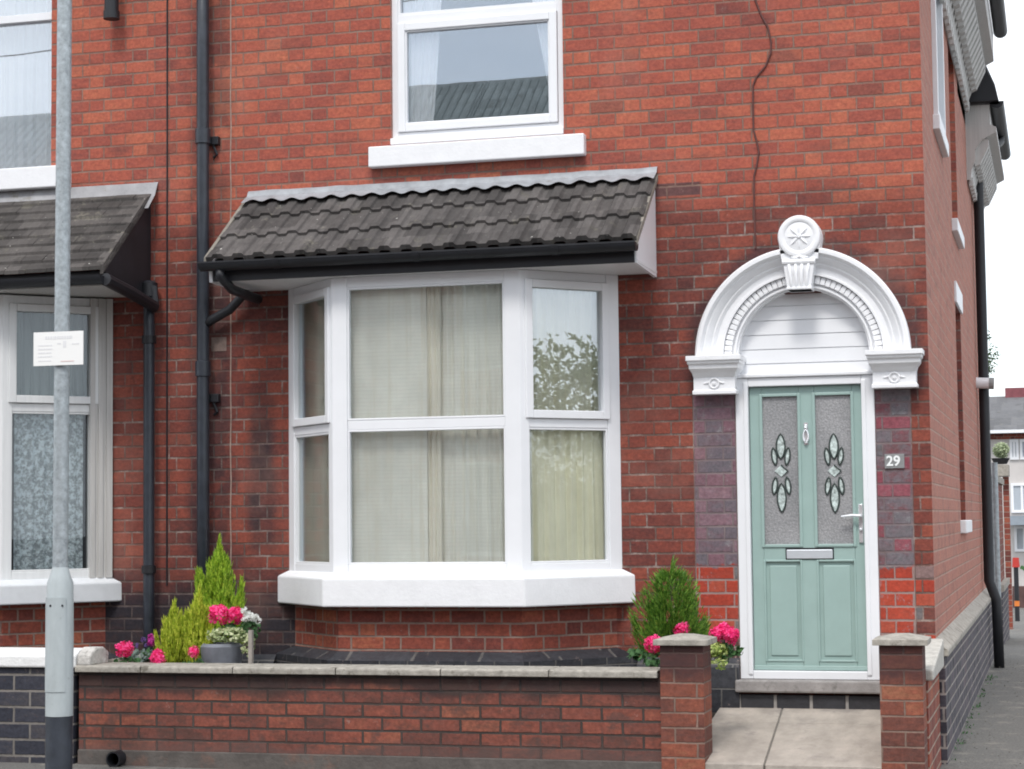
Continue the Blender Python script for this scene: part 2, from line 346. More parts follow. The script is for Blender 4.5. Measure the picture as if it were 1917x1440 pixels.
def tilemat(name,base,w,h,var=.35,sx=1.):
    n=NB(name,.85,.3); x,y,z=n.xyz()
    rid=n.m_('FLOOR',n.m_('DIVIDE',z,h)); cid=n.m_('FLOOR',n.add(n.m_('DIVIDE',x,w),n.mul(n.m_('MODULO',rid,2.),.5)))
    rnd=n.white(n.comb(cid,rid,1.)); nz_=n.noise(5,6,.7); nf=n.noise(60,4,.7,stretch=(1,.3,.3))
    t=n.add(n.mul(rnd,.55),n.add(n.mul(n.sub(nz_,.5),.9),.22))
    c=n.ramp(t,[(0,tuple(v*(1-var) for v in base)),(1,tuple(v*(1+var) for v in base))])
    c=n.mix(.5,c,n.ramp(nf,[(.25,(.3,.3,.3)),(.75,(.7,.7,.7))]),'OVERLAY')
    lich=n.mul(n.ss(n.noise(5,7,.8),.56,.66),.6); c=n.mix(lich,c,(.21,.195,.155))
    sp=n.ss(n.noise(38,2,.5),.745,.77); c=n.mix(sp,c,(.55,.54,.5))
    dark=n.ss(n.noise(2.5,5,.65,stretch=(1,1,1.)),.55,.68); c=n.mix(n.mul(dark,.45),c,(.04,.037,.033))
    n.col(c); n.bump(nf,.003); return n.m
M_tiles=tilemat('concrete_roof_tiles',(.082,.075,.072),.151,.135,.62)
M_tiles2=tilemat('plain_clay_tiles',(.075,.068,.064),.165,.0815,.6)
M_slates=tilemat('far_slates',(.13,.13,.135),.3,.25)
def glassmat(name,refl=.35,tint=(.93,.96,.95),rough=.0,wav=.0015,wscale=1.2):
    n=NB(name); t=n.t; t.nodes.remove(n.b)
    tr=t.nodes.new('ShaderNodeBsdfTransparent'); tr.inputs[0].default_value=(*tint,1)
    gl=t.nodes.new('ShaderNodeBsdfGlossy'); gl.inputs['Roughness'].default_value=rough; gl.inputs[0].default_value=(.86,.93,1,1)
    bp=t.nodes.new('ShaderNodeBump'); bp.inputs['Distance'].default_value=wav; n.lk(n.noise(wscale,2,.5),bp.inputs['Height']); t.links.new(bp.outputs[0],gl.inputs['Normal'])
    fr=t.nodes.new('ShaderNodeFresnel'); fr.inputs[0].default_value=1.5
    f=n.add(refl,n.mul(fr.outputs[0],.6)); mx=t.nodes.new('ShaderNodeMixShader'); n.lk(f,mx.inputs[0])
    t.links.new(tr.outputs[0],mx.inputs[1]); t.links.new(gl.outputs[0],mx.inputs[2])
    t.links.new(mx.outputs[0],t.nodes['Material Output'].inputs[0]); return n.m
M_glass=glassmat('window_glass',.19,tint=(.99,.99,.99),wav=.0005)
M_glass_bay=glassmat('bay_window_glass',.03,tint=(.995,1,.99))
M_glass_side=glassmat('angled_pane_glass',.16,tint=(.99,.99,.99))
M_glass_nb=glassmat('neighbour_pane_glass',.02,tint=(.97,.98,.98))
def patglass():
    n=NB('patterned_glass',.25,.9); g=n.noise(75,3,.6); big=n.noise(2.2,3,.5)
    c=n.ramp(n.add(n.mul(g,.55),n.mul(big,.45)),[(.28,(.17,.18,.185)),(.5,(.29,.29,.295)),(.72,(.45,.445,.45))]); n.col(c); n.bump(g,.004); return n.m
M_patglass=patglass()
def cloth(name,c,trans=.4,weave=0,lace=False,bands=False):
    n=NB(name,.9,.1); t=n.t
    k=n.noise(3,4,.6); col=n.ramp(k,[(.3,tuple(v*.9 for v in c)),(.7,tuple(min(1,v*1.06) for v in c))])
    if bands:
        x,y,z=n.xyz(); q=n.m_('FRACT',n.m_('DIVIDE',n.add(z,n.mul(n.noise(3,2,.5),.01)),.026)); b_=n.ss(q,.55,.8); col=n.mix(n.mul(b_,.16),col,tuple(v*.72 for v in c))
        col=n.mix(n.mul(n.ss(n.noise(3.,4,.6,stretch=(9,9,.35)),.5,.66),.35),col,tuple(v*f for v,f in zip(c,(.86,.82,.74))))
    if lace:
        lc=n.noise(26,4,.75); col=n.mix(n.ss(lc,.42,.6),tuple(v*.38 for v in c),c)
    n.col(col)
    tl=t.nodes.new('ShaderNodeBsdfTranslucent'); n.lk(col,tl.inputs[0]); mx=t.nodes.new('ShaderNodeMixShader'); mx.inputs[0].default_value=trans
    t.links.new(n.b.outputs[0],mx.inputs[1]); t.links.new(tl.outputs[0],mx.inputs[2]); t.links.new(mx.outputs[0],t.nodes['Material Output'].inputs[0]); return n.m
M_net=cloth('net_curtain_fabric',(.93,.93,.86),.05,bands=True)
M_netw=cloth('white_voile',(.97,.98,.98),.03)
M_drape=cloth('cream_drape_fabric',(.88,.85,.68),.05)
M_drape3=cloth('pale_cream_fabric',(.90,.87,.77),.05)
M_drape2=cloth('gold_brown_drape_fabric',(.78,.74,.60),.05)
M_lace=cloth('lace_fabric',(.66,.74,.76),.15,lace=True)
M_nbnet=cloth('grey_net_fabric',(.26,.30,.29),.1)
def leafmat(name,stops,rough=.55,trans=.3):
    n=NB(name,rough,.3); t=n.t; rv=n.white(n.comb(*[n.m_('FLOOR',n.mul(v,80.)) for v in n.xyz()])); k=n.add(n.mul(rv,.6),n.mul(n.noise(12,3,.6),.4))
    col=n.ramp(k,stops); n.col(col)
    tl=t.nodes.new('ShaderNodeBsdfTranslucent'); n.lk(col,tl.inputs[0]); mx=t.nodes.new('ShaderNodeMixShader'); mx.inputs[0].default_value=trans
    t.links.new(n.b.outputs[0],mx.inputs[1]); t.links.new(tl.outputs[0],mx.inputs[2]); t.links.new(mx.outputs[0],t.nodes['Material Output'].inputs[0]); return n.m
M_lime=leafmat('lime_conifer',[(.15,(.14,.27,.02)),(.5,(.33,.52,.04)),(.85,(.55,.66,.08))])
M_lime2=leafmat('yellow_lime_conifer',[(.15,(.22,.32,.02)),(.5,(.48,.58,.05)),(.85,(.72,.74,.12))])
M_dkgreen=leafmat('green_conifer',[(.15,(.03,.09,.015)),(.45,(.10,.23,.025)),(.75,(.20,.34,.05)),(.92,(.36,.34,.08))])
M_leaf=leafmat('geranium_leaf',[(.2,(.03,.09,.03)),(.8,(.10,.22,.08))])
M_vari=leafmat('variegated_leaf',[(.2,(.12,.20,.07)),(.45,(.35,.42,.2)),(.8,(.72,.74,.48))])
M_pink=leafmat('pink_petals',[(.15,(.70,.01,.10)),(.5,(.90,.03,.22)),(.85,(.97,.16,.42))],.5,.25)
M_mag=leafmat('magenta_petals',[(.2,(.35,.01,.2)),(.8,(.75,.06,.45))],.5,.25)
M_wpet=leafmat('white_petals',[(.2,(.7,.72,.68)),(.8,(.9,.9,.88))],.5,.25)
M_purp=leafmat('purple_petals',[(.2,(.10,.04,.2)),(.8,(.3,.2,.5))],.5,.25)
M_tree=leafmat('tree_foliage',[(.2,(.02,.05,.012)),(.6,(.06,.11,.03)),(.9,(.12,.18,.06))])
M_bark=simple('bark',(.09,.07,.05),.9,.3,12,bump=.01)
M_sign=simple('sign_white',(.88,.88,.86),.4,.01,3)
M_signtxt=simple('faded_sign_print',(.76,.76,.77),.5,.05,10)
M_signred=simple('faded_red_print',(.78,.62,.60),.5,.05,10)
M_digit=simple('white_digits',(.85,.87,.86),.4,.02,10)
# ================================================================ SETTING
def sheet(name,pts,mat,kind='structure'):
    m=MB(); m.face(pts); return tag(m.build(name,mat),kind=kind)
def grid(name,x0,x1,y0,y1,nx,ny,zf,mat):
    m=MB(); 
    for j in range(ny+1):
        for i in range(nx+1):
            x=x0+(x1-x0)*i/nx; y=y0+(y1-y0)*j/ny; m.v.append((x,y,zf(x,y)))
    for j in range(ny):
        for i in range(nx):
            a=j*(nx+1)+i; m.f.append((a,a+1,a+nx+2,a+nx+1))
    return tag(m.build(name,mat,smooth=True),kind='structure')
gz=lambda x,y: 0.0 if y<11 else -.03*(y-11) if y<30 else -.57
grid('ground',-300,300,-300,300,2,2,lambda x,y:-.75,M_road)
def pz(x,y):
    base=.05*max(0,min(1,(-x-2)/4))*1.0 if y<0 else 0.
    return base+gz(x,y)+.012*noise.noise(Vector((x*.8,y*.8,0)))
grid('pavement',-16,3.4,-3.6,60,56,160,pz,M_tarmac)
grid('road',-40,40,-15.6,-3.62,20,6,lambda x,y:-.10,M_road)
grid('far_pavement',-40,40,-17.2,-15.62,20,2,lambda x,y:0.0,M_tarmac)
m=MB(); m.box(-16,3.4,-3.75,-3.605,-.2,.045); tag(m.build('kerb',M_stone,bevel=.02),kind='structure')
# front garden bed and path
YW=-1.45
gx1b=FX(1240,1300,YW)
m=MB(); m.box(-6.1,gx1b+.10,-1.20,-.02,-.1,.30); tag(m.build('garden_bed',M_soil),kind='structure')
PXL,PXR=FX(1319,1400,YW),FX(1648,1400,YW)
zp0=FZ(1480,1323,0); zp1=FZ(1480,1431,YW)
pslope=lambda y: zp0+(zp1-zp0)*(y/YW)
# ================================================================ MAIN HOUSE
house=empty('terraced_house',(-3.6,0,0),'red brick corner house with white bay window, arched doorway and sage green door','house')
XP=-6.244; HT=6.5; DEP=5.35
def facade(m,x0,x1,z0,z1,holes,Y0=0.,depth=.28):
    xs=sorted({x0,x1,*[h[0] for h in holes],*[h[1] for h in holes]}); zs=sorted({z0,z1,*[h[2] for h in holes],*[h[3] for h in holes]})
    for i in range(len(xs)-1):
        for j in range(len(zs)-1):
            cx=(xs[i]+xs[i+1])/2; cz=(zs[j]+zs[j+1])/2
            if any(h[0]<cx<h[1] and h[2]<cz<h[3] for h in holes): continue
            m.face([(xs[i],Y0,zs[j]),(xs[i+1],Y0,zs[j]),(xs[i+1],Y0,zs[j+1]),(xs[i],Y0,zs[j+1])])
            m.face([(xs[i],Y0+depth,zs[j+1]),(xs[i+1],Y0+depth,zs[j+1]),(xs[i+1],Y0+depth,zs[j]),(xs[i],Y0+depth,zs[j])])
    for a,b,c,d in holes:
        m.face([(a,Y0,c),(a,Y0,d),(a,Y0+depth,d),(a,Y0+depth,c)]); m.face([(b,Y0,d),(b,Y0,c),(b,Y0+depth,c),(b,Y0+depth,d)])
        m.face([(a,Y0,d),(b,Y0,d),(b,Y0+depth,d),(a,Y0+depth,d)]); m.face([(a,Y0,c),(a,Y0+depth,c),(b,Y0+depth,c),(b,Y0,c)])
def sidewall(m,X,y0,y1,z0,z1,holes,depth=.28):
    ys=sorted({y0,y1,*[h[0] for h in holes],*[h[1] for h in holes]}); zs=sorted({z0,z1,*[h[2] for h in holes],*[h[3] for h in holes]})
    for i in range(len(ys)-1):
        for j in range(len(zs)-1):
            cy=(ys[i]+ys[i+1])/2; cz=(zs[j]+zs[j+1])/2
            if any(h[0]<cy<h[1] and h[2]<cz<h[3] for h in holes): continue
            m.face([(X,ys[i],zs[j]),(X,ys[i+1],zs[j]),(X,ys[i+1],zs[j+1]),(X,ys[i],zs[j+1])])
            m.face([(X-depth,ys[i],zs[j+1]),(X-depth,ys[i+1],zs[j+1]),(X-depth,ys[i+1],zs[j]),(X-depth,ys[i],zs[j])])
    for a,b,c,d in holes:
        m.face([(X,a,d),(X,a,c),(X-depth,a,c),(X-depth,a,d)]); m.face([(X,b,c),(X,b,d),(X-depth,b,d),(X-depth,b,c)])
        m.face([(X,a,d),(X-depth,a,d),(X-depth,b,d),(X,b,d)]); m.face([(X,a,c),(X,b,c),(X-depth,b,c),(X-depth,a,c)])
# upper window numbers
UW=[FX(731,140,0),FX(1054,140,0),FZ(900,258,0),6.2]
BA=-5.298; BB=-4.748; BC=-3.424; BD=-2.872; BY=-.57
BZ0=FZ(800,1072,BY); BZ1=3.26
DH=[FX(1382,1000,0)+.0,FX(1643,1000,0),FZ(1510,1272,0),FZ(1505,548,0)]
bayhole=[BA+.06,BD-.06,.95,3.30]
wl=MB(); facade(wl,XP,XC,-.2,HT,[UW,bayhole,DH])
w1=[1.35,2.35,4.49,6.2]; w2=[3.75,4.75,4.08,5.72]; w3=[3.85,4.75,1.55,3.38]
sidewall(wl,XC,0,DEP,-.2,HT,[w1,w2,w3])
wl.build('wall',M_front,house)
m=MB(); m.face([(XP,DEP,-.2),(XC-.28,DEP,-.2),(XC-.28,DEP,HT),(XP,DEP,HT)]); m.face([(XP+.01,0,-.2),(XP+.01,DEP,-.2),(XP+.01,DEP,HT),(XP+.01,0,HT)])
m.box(XP,XC-.29,.3,DEP,3.42,3.6); m.box(XP,XC-.29,.3,DEP,-.2,.42); m.build('interior_wall',M_room,house)
m=MB()
m.prism([(-.35,HT-.02),(DEP/2,HT+2.2),(DEP+.35,HT-.02)],(0,0,0),(0,1,0),(0,0,1),(1,0,0),XP,XC+.05); m.build('roof',M_slates,house)
# thin dark cable down the party joint
m=MB(); zt=6.4
m.tube([(XP,-.004,z) for z in (zt,5,4,3,2,1.15)],.0065,6)
m.build('joint_cable',M_black,house)
m=MB(); m.tube([(FX(432,y,0)+.003*math.sin(y),.001,FZ(432,y,0)) for y in range(-60,1100,60)],.006,5); m.build('mortar_joint',simple('repointed_mortar',(.33,.24,.20),.9,.3,20),house)
pts=[(1414,0),(1425,28),(1438,52),(1444,80),(1443,100),(1433,125),(1416,145),(1410,160),(1410,200),(1411,245),(1417,265),(1421,285),(1417,310),(1412,330),(1412,380),(1414,440),(1415,478)]
m=MB(); P=[(FX(1406,-60,0),-.008,FZ(1406,-60,0))]+[(FX(a,b,0),-.008,FZ(a,b,0)) for a,b in pts]
Q=[]
for i in range(len(P)-1):
    for k in range(3):
        t=k/3; Q.append(tuple(P[i][j]*(1-t)+P[i+1][j]*t for j in range(3)))
m.tube(Q,.0065,6); m.build('wall_cable',M_cable,house)
# plinth on corner (front return + side)
zc0=FZ(1757,1205,0)
PLT=.745
m=MB(); m.box(XC-.10,XC+.06,-.055,9.7,-.3,PLT-.06); m.box(DH[0]-.28,PXR+.0,-.02,.0-.002,-.2,zp0+.02)
m.build('plinth',M_plinth,house)
m=MB(); m.box(XC-.16,XC+.085,-.08,9.7,PLT-.06,PLT-.02); m.prism([(XC-.16,PLT-.02),(XC+.085,PLT-.02),(XC-.0,PLT+.05),(XC-.16,PLT+.05)],(0,0,0),(1,0,0),(0,0,1),(0,1,0),-.08,9.7)
m.build('plinth_coping',M_stone,house,bevel=.006)
# blue brick blocks below threshold
m=MB(); m.box(FX(1322,1310,0),DH[1],-.04,-.004,zp0-.1,FZ(1480,1299,0)-.006); m.build('threshold_mortar',simple('pale_mortar',(.34,.32,.30),.9,.2,20),house)
m=MB()
for i in range(5):
    xa=FX(1322+67*i,1310,0); xb=FX(1322+67*i+61,1310,0)
    m.box(xa,min(xb,DH[1]+.0),-.05,.1,zp0-.1,FZ(1480,1299,0)-.004)
m.build('threshold_bricks',simple('black_brick',(.03,.03,.035),.7,.3,12,bump=.004),house,bevel=.006)
m=MB(); m.box(FX(1380,1300,0),DH[1]+.015,-.09,.12,FZ(1510,1298,-.09),DH[2]-.002); m.build('door_step',simple('door_step_stone',(.30,.28,.27),.8,.2,8,bump=.004,dirt=((.18,.17,.16),6,.55)),house,bevel=.012)
# ---------------------------------------------------------------- window builder
def frame_mb(m,o,a,n,u0,u1,z0,z1,t,n0,n1):
    m.obox(o,a,n,u0,u0+t,n0,n1,z0,z1); m.obox(o,a,n,u1-t,u1,n0,n1,z0,z1)
    m.obox(o,a,n,u0+t,u1-t,n0,n1,z0,z0+t); m.obox(o,a,n,u0+t,u1-t,n0,n1,z1-t,z1)
def pane(o,a,n,u0,u1,z0,z1,nn,parent,mat=None):
    m=MB(); m.obox(o,a,n,u0,u1,nn-.003,nn+.003,z0,z1); return m.build('pane',mat or M_glass,parent)
AX=(1,0,0); NO=(0,-1,0)
def upper_window(parent,x0,x1,z0,z1,zt,rec,lt,mat=M_upvc,name='window'):
    # zt transom height; rec: recess
    m=MB(); o=(0,0,0); frame_mb(m,o,AX,NO,x0,x1,z0,z1,.045,-rec-.07,-rec)
    m.obox(o,AX,NO,x0+.045,x1-.045,-rec-.07,-rec,zt-.03,zt+.03)
    wobj=m.build(name,mat,parent,bevel=.004)
    m=MB(); frame_mb(m,o,AX,NO,x0+.047,x1-.047,z0+.047,zt-.032,.055,-rec-.04,-rec+.018)
    m2=MB(); frame_mb(m2,o,AX,NO,x0+.10,x1-.10,z0+.10,zt-.085,.014,-rec-.04,-rec+.006); m.v,m.f=m.v+m2.v,m.f+[tuple(i+len(m.v) for i in f) for f in m2.f]
    m.build('sash',mat,wobj,bevel=.005)
    pane(o,AX,NO,x0+.105,x1-.105,z0+.105,zt-.09,-rec-.02,wobj); pane(o,AX,NO,x0+.05,x1-.05,zt+.03,z1-.05,-rec-.04,wobj)
    m=MB(); frame_mb(m,o,AX,NO,x0+.045,x1-.045,zt+.03,z1-.045,.018,-rec-.05,-rec-.006); m.build('glazing_bead',mat,wobj,bevel=.003)
    return wobj
zt=FZ(900,25,-.0)+.0
uw=upper_window(house,UW[0],UW[1],UW[2]+.035,UW[3],FZ(900,22,0),.035,0)
m=MB(); m.box(UW[0]-.0,UW[1]+.0,-.02,.12,UW[2]-.012,UW[2]+.034); m.build('sill_board',M_upvc,uw,bevel=.006)
m=MB(); m.box(FX(689,292,-.07),FX(1093,270,-.07),-.07,.06,FZ(890,301,-.07),FZ(890,262,-.07)); m.build('sill',M_paintw,uw,bevel=.008)
# ---------------------------------------------------------------- bay window
def bay(parent,A,B,C,D,yf,zs0,zs1,ztop,mat,matp,left=False,label=None,matsill=M_paintw,gls=(M_glass_bay,M_glass_bay,M_glass_side,M_glass_bay)):
    """A,D on wall, B,C front corners; returns main frame object"""
    s2=math.sqrt(.5)
    LA=Vector((B-A,yf,0)); la=LA.length; LA.normalize(); LD=Vector((D-C,-yf,0)); ld=LD.length; LD.normalize()
    nl=Vector((LA.y,-LA.x,0)); nr=Vector((LD.y,-LD.x,0))
    m=MB(); o=(0,yf,0)
    # corner posts
    def post(x,y,t=.0):
        m.prism([(x-.0,y)],(0,0,0),AX,(0,1,0),(0,0,1),zs1,ztop) if False else None
    zT=TR
    # front
    pw=.105
    m.obox(o,AX,NO,B,B+pw,-.07,0,zs1,ztop); m.obox(o,AX,NO,C-pw,C,-.07,0,zs1,ztop)
    m.obox(o,AX,NO,B+pw,C-pw,-.07,-.004,zs1,zs1+.055); m.obox(o,AX,NO,B+pw,C-pw,-.07,-.004,ztop-.075,ztop)
    m.obox(o,AX,NO,B+pw,C-pw,-.06,-.010,zT-.032,zT+.032)
    # corner fillers
    m.prism([(B,yf),(B,yf+.07),(B+.0-.05,yf+.05)],(0,0,0),AX,(0,1,0),(0,0,1),zs1,ztop)
    m.prism([(C,yf),(C+.05,yf+.05),(C,yf+.07)],(0,0,0),AX,(0,1,0),(0,0,1),zs1,ztop)
    for (oo,a,n,ln) in (((A,0,0),LA,nl,la),((C,yf,0),LD,nr,ld)):
        t0=.05 if oo[1]!=0 else .10; t1=.10 if oo[1]!=0 else .05
        m.obox(oo,a,n,0,t0,-.07,0,zs1,ztop); m.obox(oo,a,n,ln-t1,ln,-.07,0,zs1,ztop)
        m.obox(oo,a,n,t0,ln-t1,-.07,-.004,zs1,zs1+.055); m.obox(oo,a,n,t0,ln-t1,-.07,-.004,ztop-.06,ztop)
        m.obox(oo,a,n,t0,ln-t1,-.07,-.004,zT-.04,zT+.02)
    fr=m.build('bay_window',mat,parent,bevel=.005)
    pane(o,AX,NO,B+pw-.01,C-pw+.01,zs1+.05,zT,-.035,fr,M_glass_bay); pane(o,AX,NO,B+pw-.01,C-pw+.01,zT,ztop-.07,-.035,fr,M_glass_bay)
    for (oo,a,n,ln) in (((A,0,0),LA,nl,la),((C,yf,0),LD,nr,ld)):
        t0=.05 if oo[1]!=0 else .10; t1=.10 if oo[1]!=0 else .05
        m=MB(); frame_mb(m,oo,a,n,t0-.01,ln-t1+.01,zT+.022,ztop-.062,.055,-.05,.018); m.build('sash',mat,fr,bevel=.005)
        pane(oo,a,n,t0+.03,ln-t1-.03,zT+.06,ztop-.10,-.02,fr,gls[2] if oo[1]!=0 else gls[1])
        pane(oo,a,n,t0-.01,ln-t1+.01,zs1+.05,zT-.03,-.035,fr,gls[3] if oo[1]!=0 else gls[1])
        m=MB(); frame_mb(m,oo,a,n,t0,ln-t1,zs1+.055,zT-.04,.014,-.045,-.008); m.build('glazing_bead',mat,fr,bevel=.003)
    m=MB(); frame_mb(m,o,AX,NO,B+pw,C-pw,zs1+.055,zT-.032,.014,-.045,-.008); frame_mb(m,o,AX,NO,B+pw,C-pw,zT+.032,ztop-.075,.014,-.045,-.008); m.build('glazing_bead',mat,fr,bevel=.003)
    # sill: ring outwards
    e=.10
    def ring(off,z): return [(A-off*.9,0),(B-off*.42,yf-off),(C+off*.42,yf-off),(D+off*.9,0)]
    m=MB(); lo=[(*p,zs0) for p in ring(e,0)]; mid=[(*p,zs1-.035) for p in ring(e,0)]; tp=[(*p,zs1+.002) for p in ring(.012,0)]; inn=[(*p,zs1+.002) for p in ring(-.12,0)]; inl=[(*p,zs0) for p in ring(-.12,0)]
    rows=[inl,lo,mid,tp,inn]; n0=0
    for rw in rows: m.v+=rw
    for i in range(4):
        for k in range(3): m.f.append((i*4+k,i*4+k+1,(i+1)*4+k+1,(i+1)*4+k))
    # end caps
    m.f.append((4,8,12,16,0)); m.f.append((7,3,19,15,11))
    m.build('sill',matsill,fr,bevel=.010,merge=True)
    return fr
TR=FZ(795,793,BY)
sz0=FZ(800,1137,BY-.10)
by=bay(house,BA,BB,BC,BD,BY,sz0,BZ0,3.262,M_upvc,None)
# bay base
def bay_base(parent,A,B,C,D,yf,z1,zsp,mat,mat2):
    m=MB(); i=.045
    P=[(A+i,0),(B+i*.4,yf+i),(C-i*.4,yf+i),(D-i,0)]
    for a,b in zip(P[:-1],P[1:]): m.face([(*a,.1),(*b,.1),(*b,z1),(*a,z1)])
    m.build('bay_base',mat,parent)
    m=MB(); Q=[(A-.10,0),(B-.02,yf-.07),(C+.02,yf-.07),(D+.10,0)]
    for k in range(3):
        a,b=Q[k],Q[k+1]; c,d=P[k],P[k+1]
        m.face([(*a,.1),(*b,.1),(*b,zsp-.055),(*a,zsp-.055)]); m.face([(*a,zsp-.055),(*b,zsp-.055),(*d,zsp),(*c,zsp)])
    m.build('bay_plinth',mat2,parent)
M_splay=brickmat('splay_blue_brick',[(0,(.02,.021,.026)),(1,(.06,.062,.07))],(.12,.115,.11),h=.16,Ls=.2,Lh=0.,mw=.008,v0=.62,rough=.5,bump=.003)
bay_base(house,BA,BB,BC,BD,BY,sz0+.01,FZ(800,1221,BY),M_bay,M_splay)
# front splay plinth course along the wall left and right of bay
m=MB()
for xa,xb in ((XP,BA-.10),(BD+.10,PLX[1])):
    m=MB(); m.prism([(.0,.1),(-.06,.1),(-.06,.60),(0,.66)],(0,0,0),(0,1,0),(0,0,1),(1,0,0),xa,xb)
    m.build('wall_plinth',M_splay,house)
# ---------------------------------------------------------------- canopy roof over the bay
CL,CR,CY_=-5.60,-2.585,-.68
zw=FZ(1230,345,0); zwt=FZ(1230,313,0)
ze=FZ(1190,452,CY_-.03)     # tile bottom edge
zfb=3.262; zft=ze-.075
def tiled_profile(m,x0,x1,pw,amp,pA,pB,th,dx):
    # wavy sheet from pA (y,z lower) to pB (upper)
    N=int((x1-x0)/dx); dy=pB[0]-pA[0]; dz=pB[1]-pA[1]; L_=math.hypot(dy,dz); ny,nz=-dz/L_,dy/L_
    if nz<0: ny,nz=-ny,-nz
    b=len(m.v)
    for i in range(N+1):
        x=x0+(x1-x0)*i/N; ph=(x/pw)%1
        q_=abs(ph-.5)*2; wv=amp*max(0,min(1,(.62-q_)/.24)); wv=wv*wv*(3*amp-2*wv)/(amp*amp)
        for (py,pz_) in (pA,pB):
            m.v.append((x,py+ny*(wv+th),pz_+nz*(wv+th)))
        m.v.append((x,pA[0]+ny*(wv),pA[1]+nz*(wv)))
    for i in range(N):
        a=b+i*3; m.f.append((a,a+3,a+4,a+1)); m.f.append((a,a+2,a+5,a+3))
    m.f.append((b,b+1,b+2)); e=b+N*3; m.f.append((e,e+2,e+1))
m=MB(); y0,z0_,y1,z1_=CY_-.06,ze-.0,-.01,zw+.035
for k in range(3):
    a=k/3; b_=(k+1.12)/3
    pa=(y0+(y1-y0)*a,z0_+(z1_-z0_)*a); pb=(y0+(y1-y0)*min(b_,1),z0_+(z1_-z0_)*min(b_,1)-.028 if k<2 else z1_-.02)
    tiled_profile(m,CL,CR,.151,.021,pa,pb,.034,.0094)
canopy=m.build('canopy',M_tiles,house,smooth='auto')
m=MB(); N=240
b=0
for i in range(N+1):
    x=CL+.0+(CR-CL-.0)*i/N; q=.006*noise.noise(Vector((x*6,0,0)))
    sag=.018*abs(math.sin(x/.151*math.pi))
    m.v+=[(x,-.004,zwt+q),(x,-.02,zwt-.012+q),(x,-.035,zw+.075+q),(x,-.15,zw+.020+.010*math.sin(x/.151*6.283-1.57)+.006*noise.noise(Vector((x*4,3,0)))+q)]
for i in range(N):
    for k in range(3): a=i*4+k; m.f.append((a,a+1,a+5,a+4))
m.build('flashing',M_lead,canopy,smooth='auto')
m=MB(); m.box(CL+.02,CR-.03,CY_-.0,CY_+.02,zfb-.005,zft+.06); m.build('fascia',M_black,canopy,bevel=.003)
def gutter(m,x0,x1,y,z,r):
    N=10; b=len(m.v)
    for x in (x0,x1):
        for rr in (r,r-.006):
            for k in range(N+1):
                a=math.pi+math.pi*k/N; m.v.append((x,y+math.cos(a)*rr,z+math.sin(a)*rr*.95))
    n=N+1
    for k in range(N):
        m.f.append((b+k,b+k+1,b+2*n+k+1,b+2*n+k)); m.f.append((b+n+k,b+3*n+k,b+3*n+k+1,b+n+k+1))
    for q in (0,2*n):
        m.f.append(tuple(b+q+k for k in range(n))) 
    m.f.append((b,b+2*n,b+3*n,b+n)); m.f.append((b+N,b+n+N,b+3*n+N,b+2*n+N))
m=MB(); gutter(m,CL-.04,CR-.0,CY_-.062,ze-.012,.058); m.box(CL-.04,CR,CY_-.122,CY_-.112,ze-.018,ze-.006)
for x in (CL+.5,CL+1.5,CL+2.45): gutter(m,x,x+.05,CY_-.062,ze-.012,.062)
g=m.build('gutter',M_black,canopy,smooth='auto')
m=MB(); m.box(CL+.0,CR-.015,CY_+.0205,-.002,3.262,3.278); m.build('soffit',simple('soffit_white',(.72,.72,.72),.5,.05,5,dirt=((.45,.44,.42),9,.62)),canopy)
for xg,nm in ((CR-.0,'r'),(CL,'l')):
    m=MB(); m.prism([(CY_+.015,3.255),(0-.002,3.235),(-.002,zw+.03),(CY_+.0,ze-.02)],(0,0,0),(0,1,0),(0,0,1),(1,0,0),(xg-.04 if nm=='r' else xg-.012),(xg-.018 if nm=='r' else xg+.012))
    m.build('gable_board',M_upvc,canopy)
m=MB(); yy=y0
m.prism([(y0+.0,ze-.03),(y0,ze+.03),(-.005,zw+.075),(-.005,zw+.03)],(0,0,0),(0,1,0),(0,0,1),(1,0,0),CL-.02,CL+.004); M_verge=simple('verge_mortar',(.22,.20,.17),.8,.3,20,bump=.003); m.build('verge_strip',M_verge,canopy); m=MB()
m.prism([(y0+.0,ze-.03),(y0,ze+.02),(-.005,zw+.065),(-.005,zw+.03)],(0,0,0),(0,1,0),(0,0,1),(1,0,0),CR-.018,CR+.004)
m.build('verge_strip',M_verge,canopy)
# ---------------------------------------------------------------- downpipe between houses
DX=FX(380,600,-.09)
m=MB(); m.tube([(DX,-.09,z) for z in (6.4,5,4,3,2,.4)],.045,16)
dp=m.build('downpipe',M_blackpaint,house,smooth=True)
for py in (255,690,1110):
    m=MB(); z=FZ(380,py,-.09); m.lathe([(.046,-.06),(.056,-.055),(.056,.05),(.046,.055)],(DX,-.09,z),n=16)
    m.build('pipe_collar',M_blackpaint,dp,smooth='auto')
for py in (262,745):
    m=MB(); z=FZ(380,py,-.09); m.box(DX-.005,DX+.10,-.05,-.002,z-.03,z+.03); m.tube([(DX+.05,-.03,z-.02),(DX+.08,-.02,z-.10),(DX+.05,-.01,z-.12)],.012,6)
    m.build('pipe_bracket',M_black,dp,bevel=.004)
m=MB(); za=FZ(400,600,-.09)
m.tube([(CL+.10,CY_-.06,ze-.06),(CL+.10,CY_-.06,ze-.10),(CL+.12,CY_+.10,3.21),(CL+.12,-.12,3.19),(FX(455,553,-.1),-.10,FZ(455,553,-.1)),(FX(430,580,-.1),-.10,FZ(430,580,-.1)),(FX(400,597,-.09),-.09,FZ(400,597,-.09)),(DX,-.09,za-.03)],.034,12)
m.build('branch_pipe',M_black,dp,smooth=True)
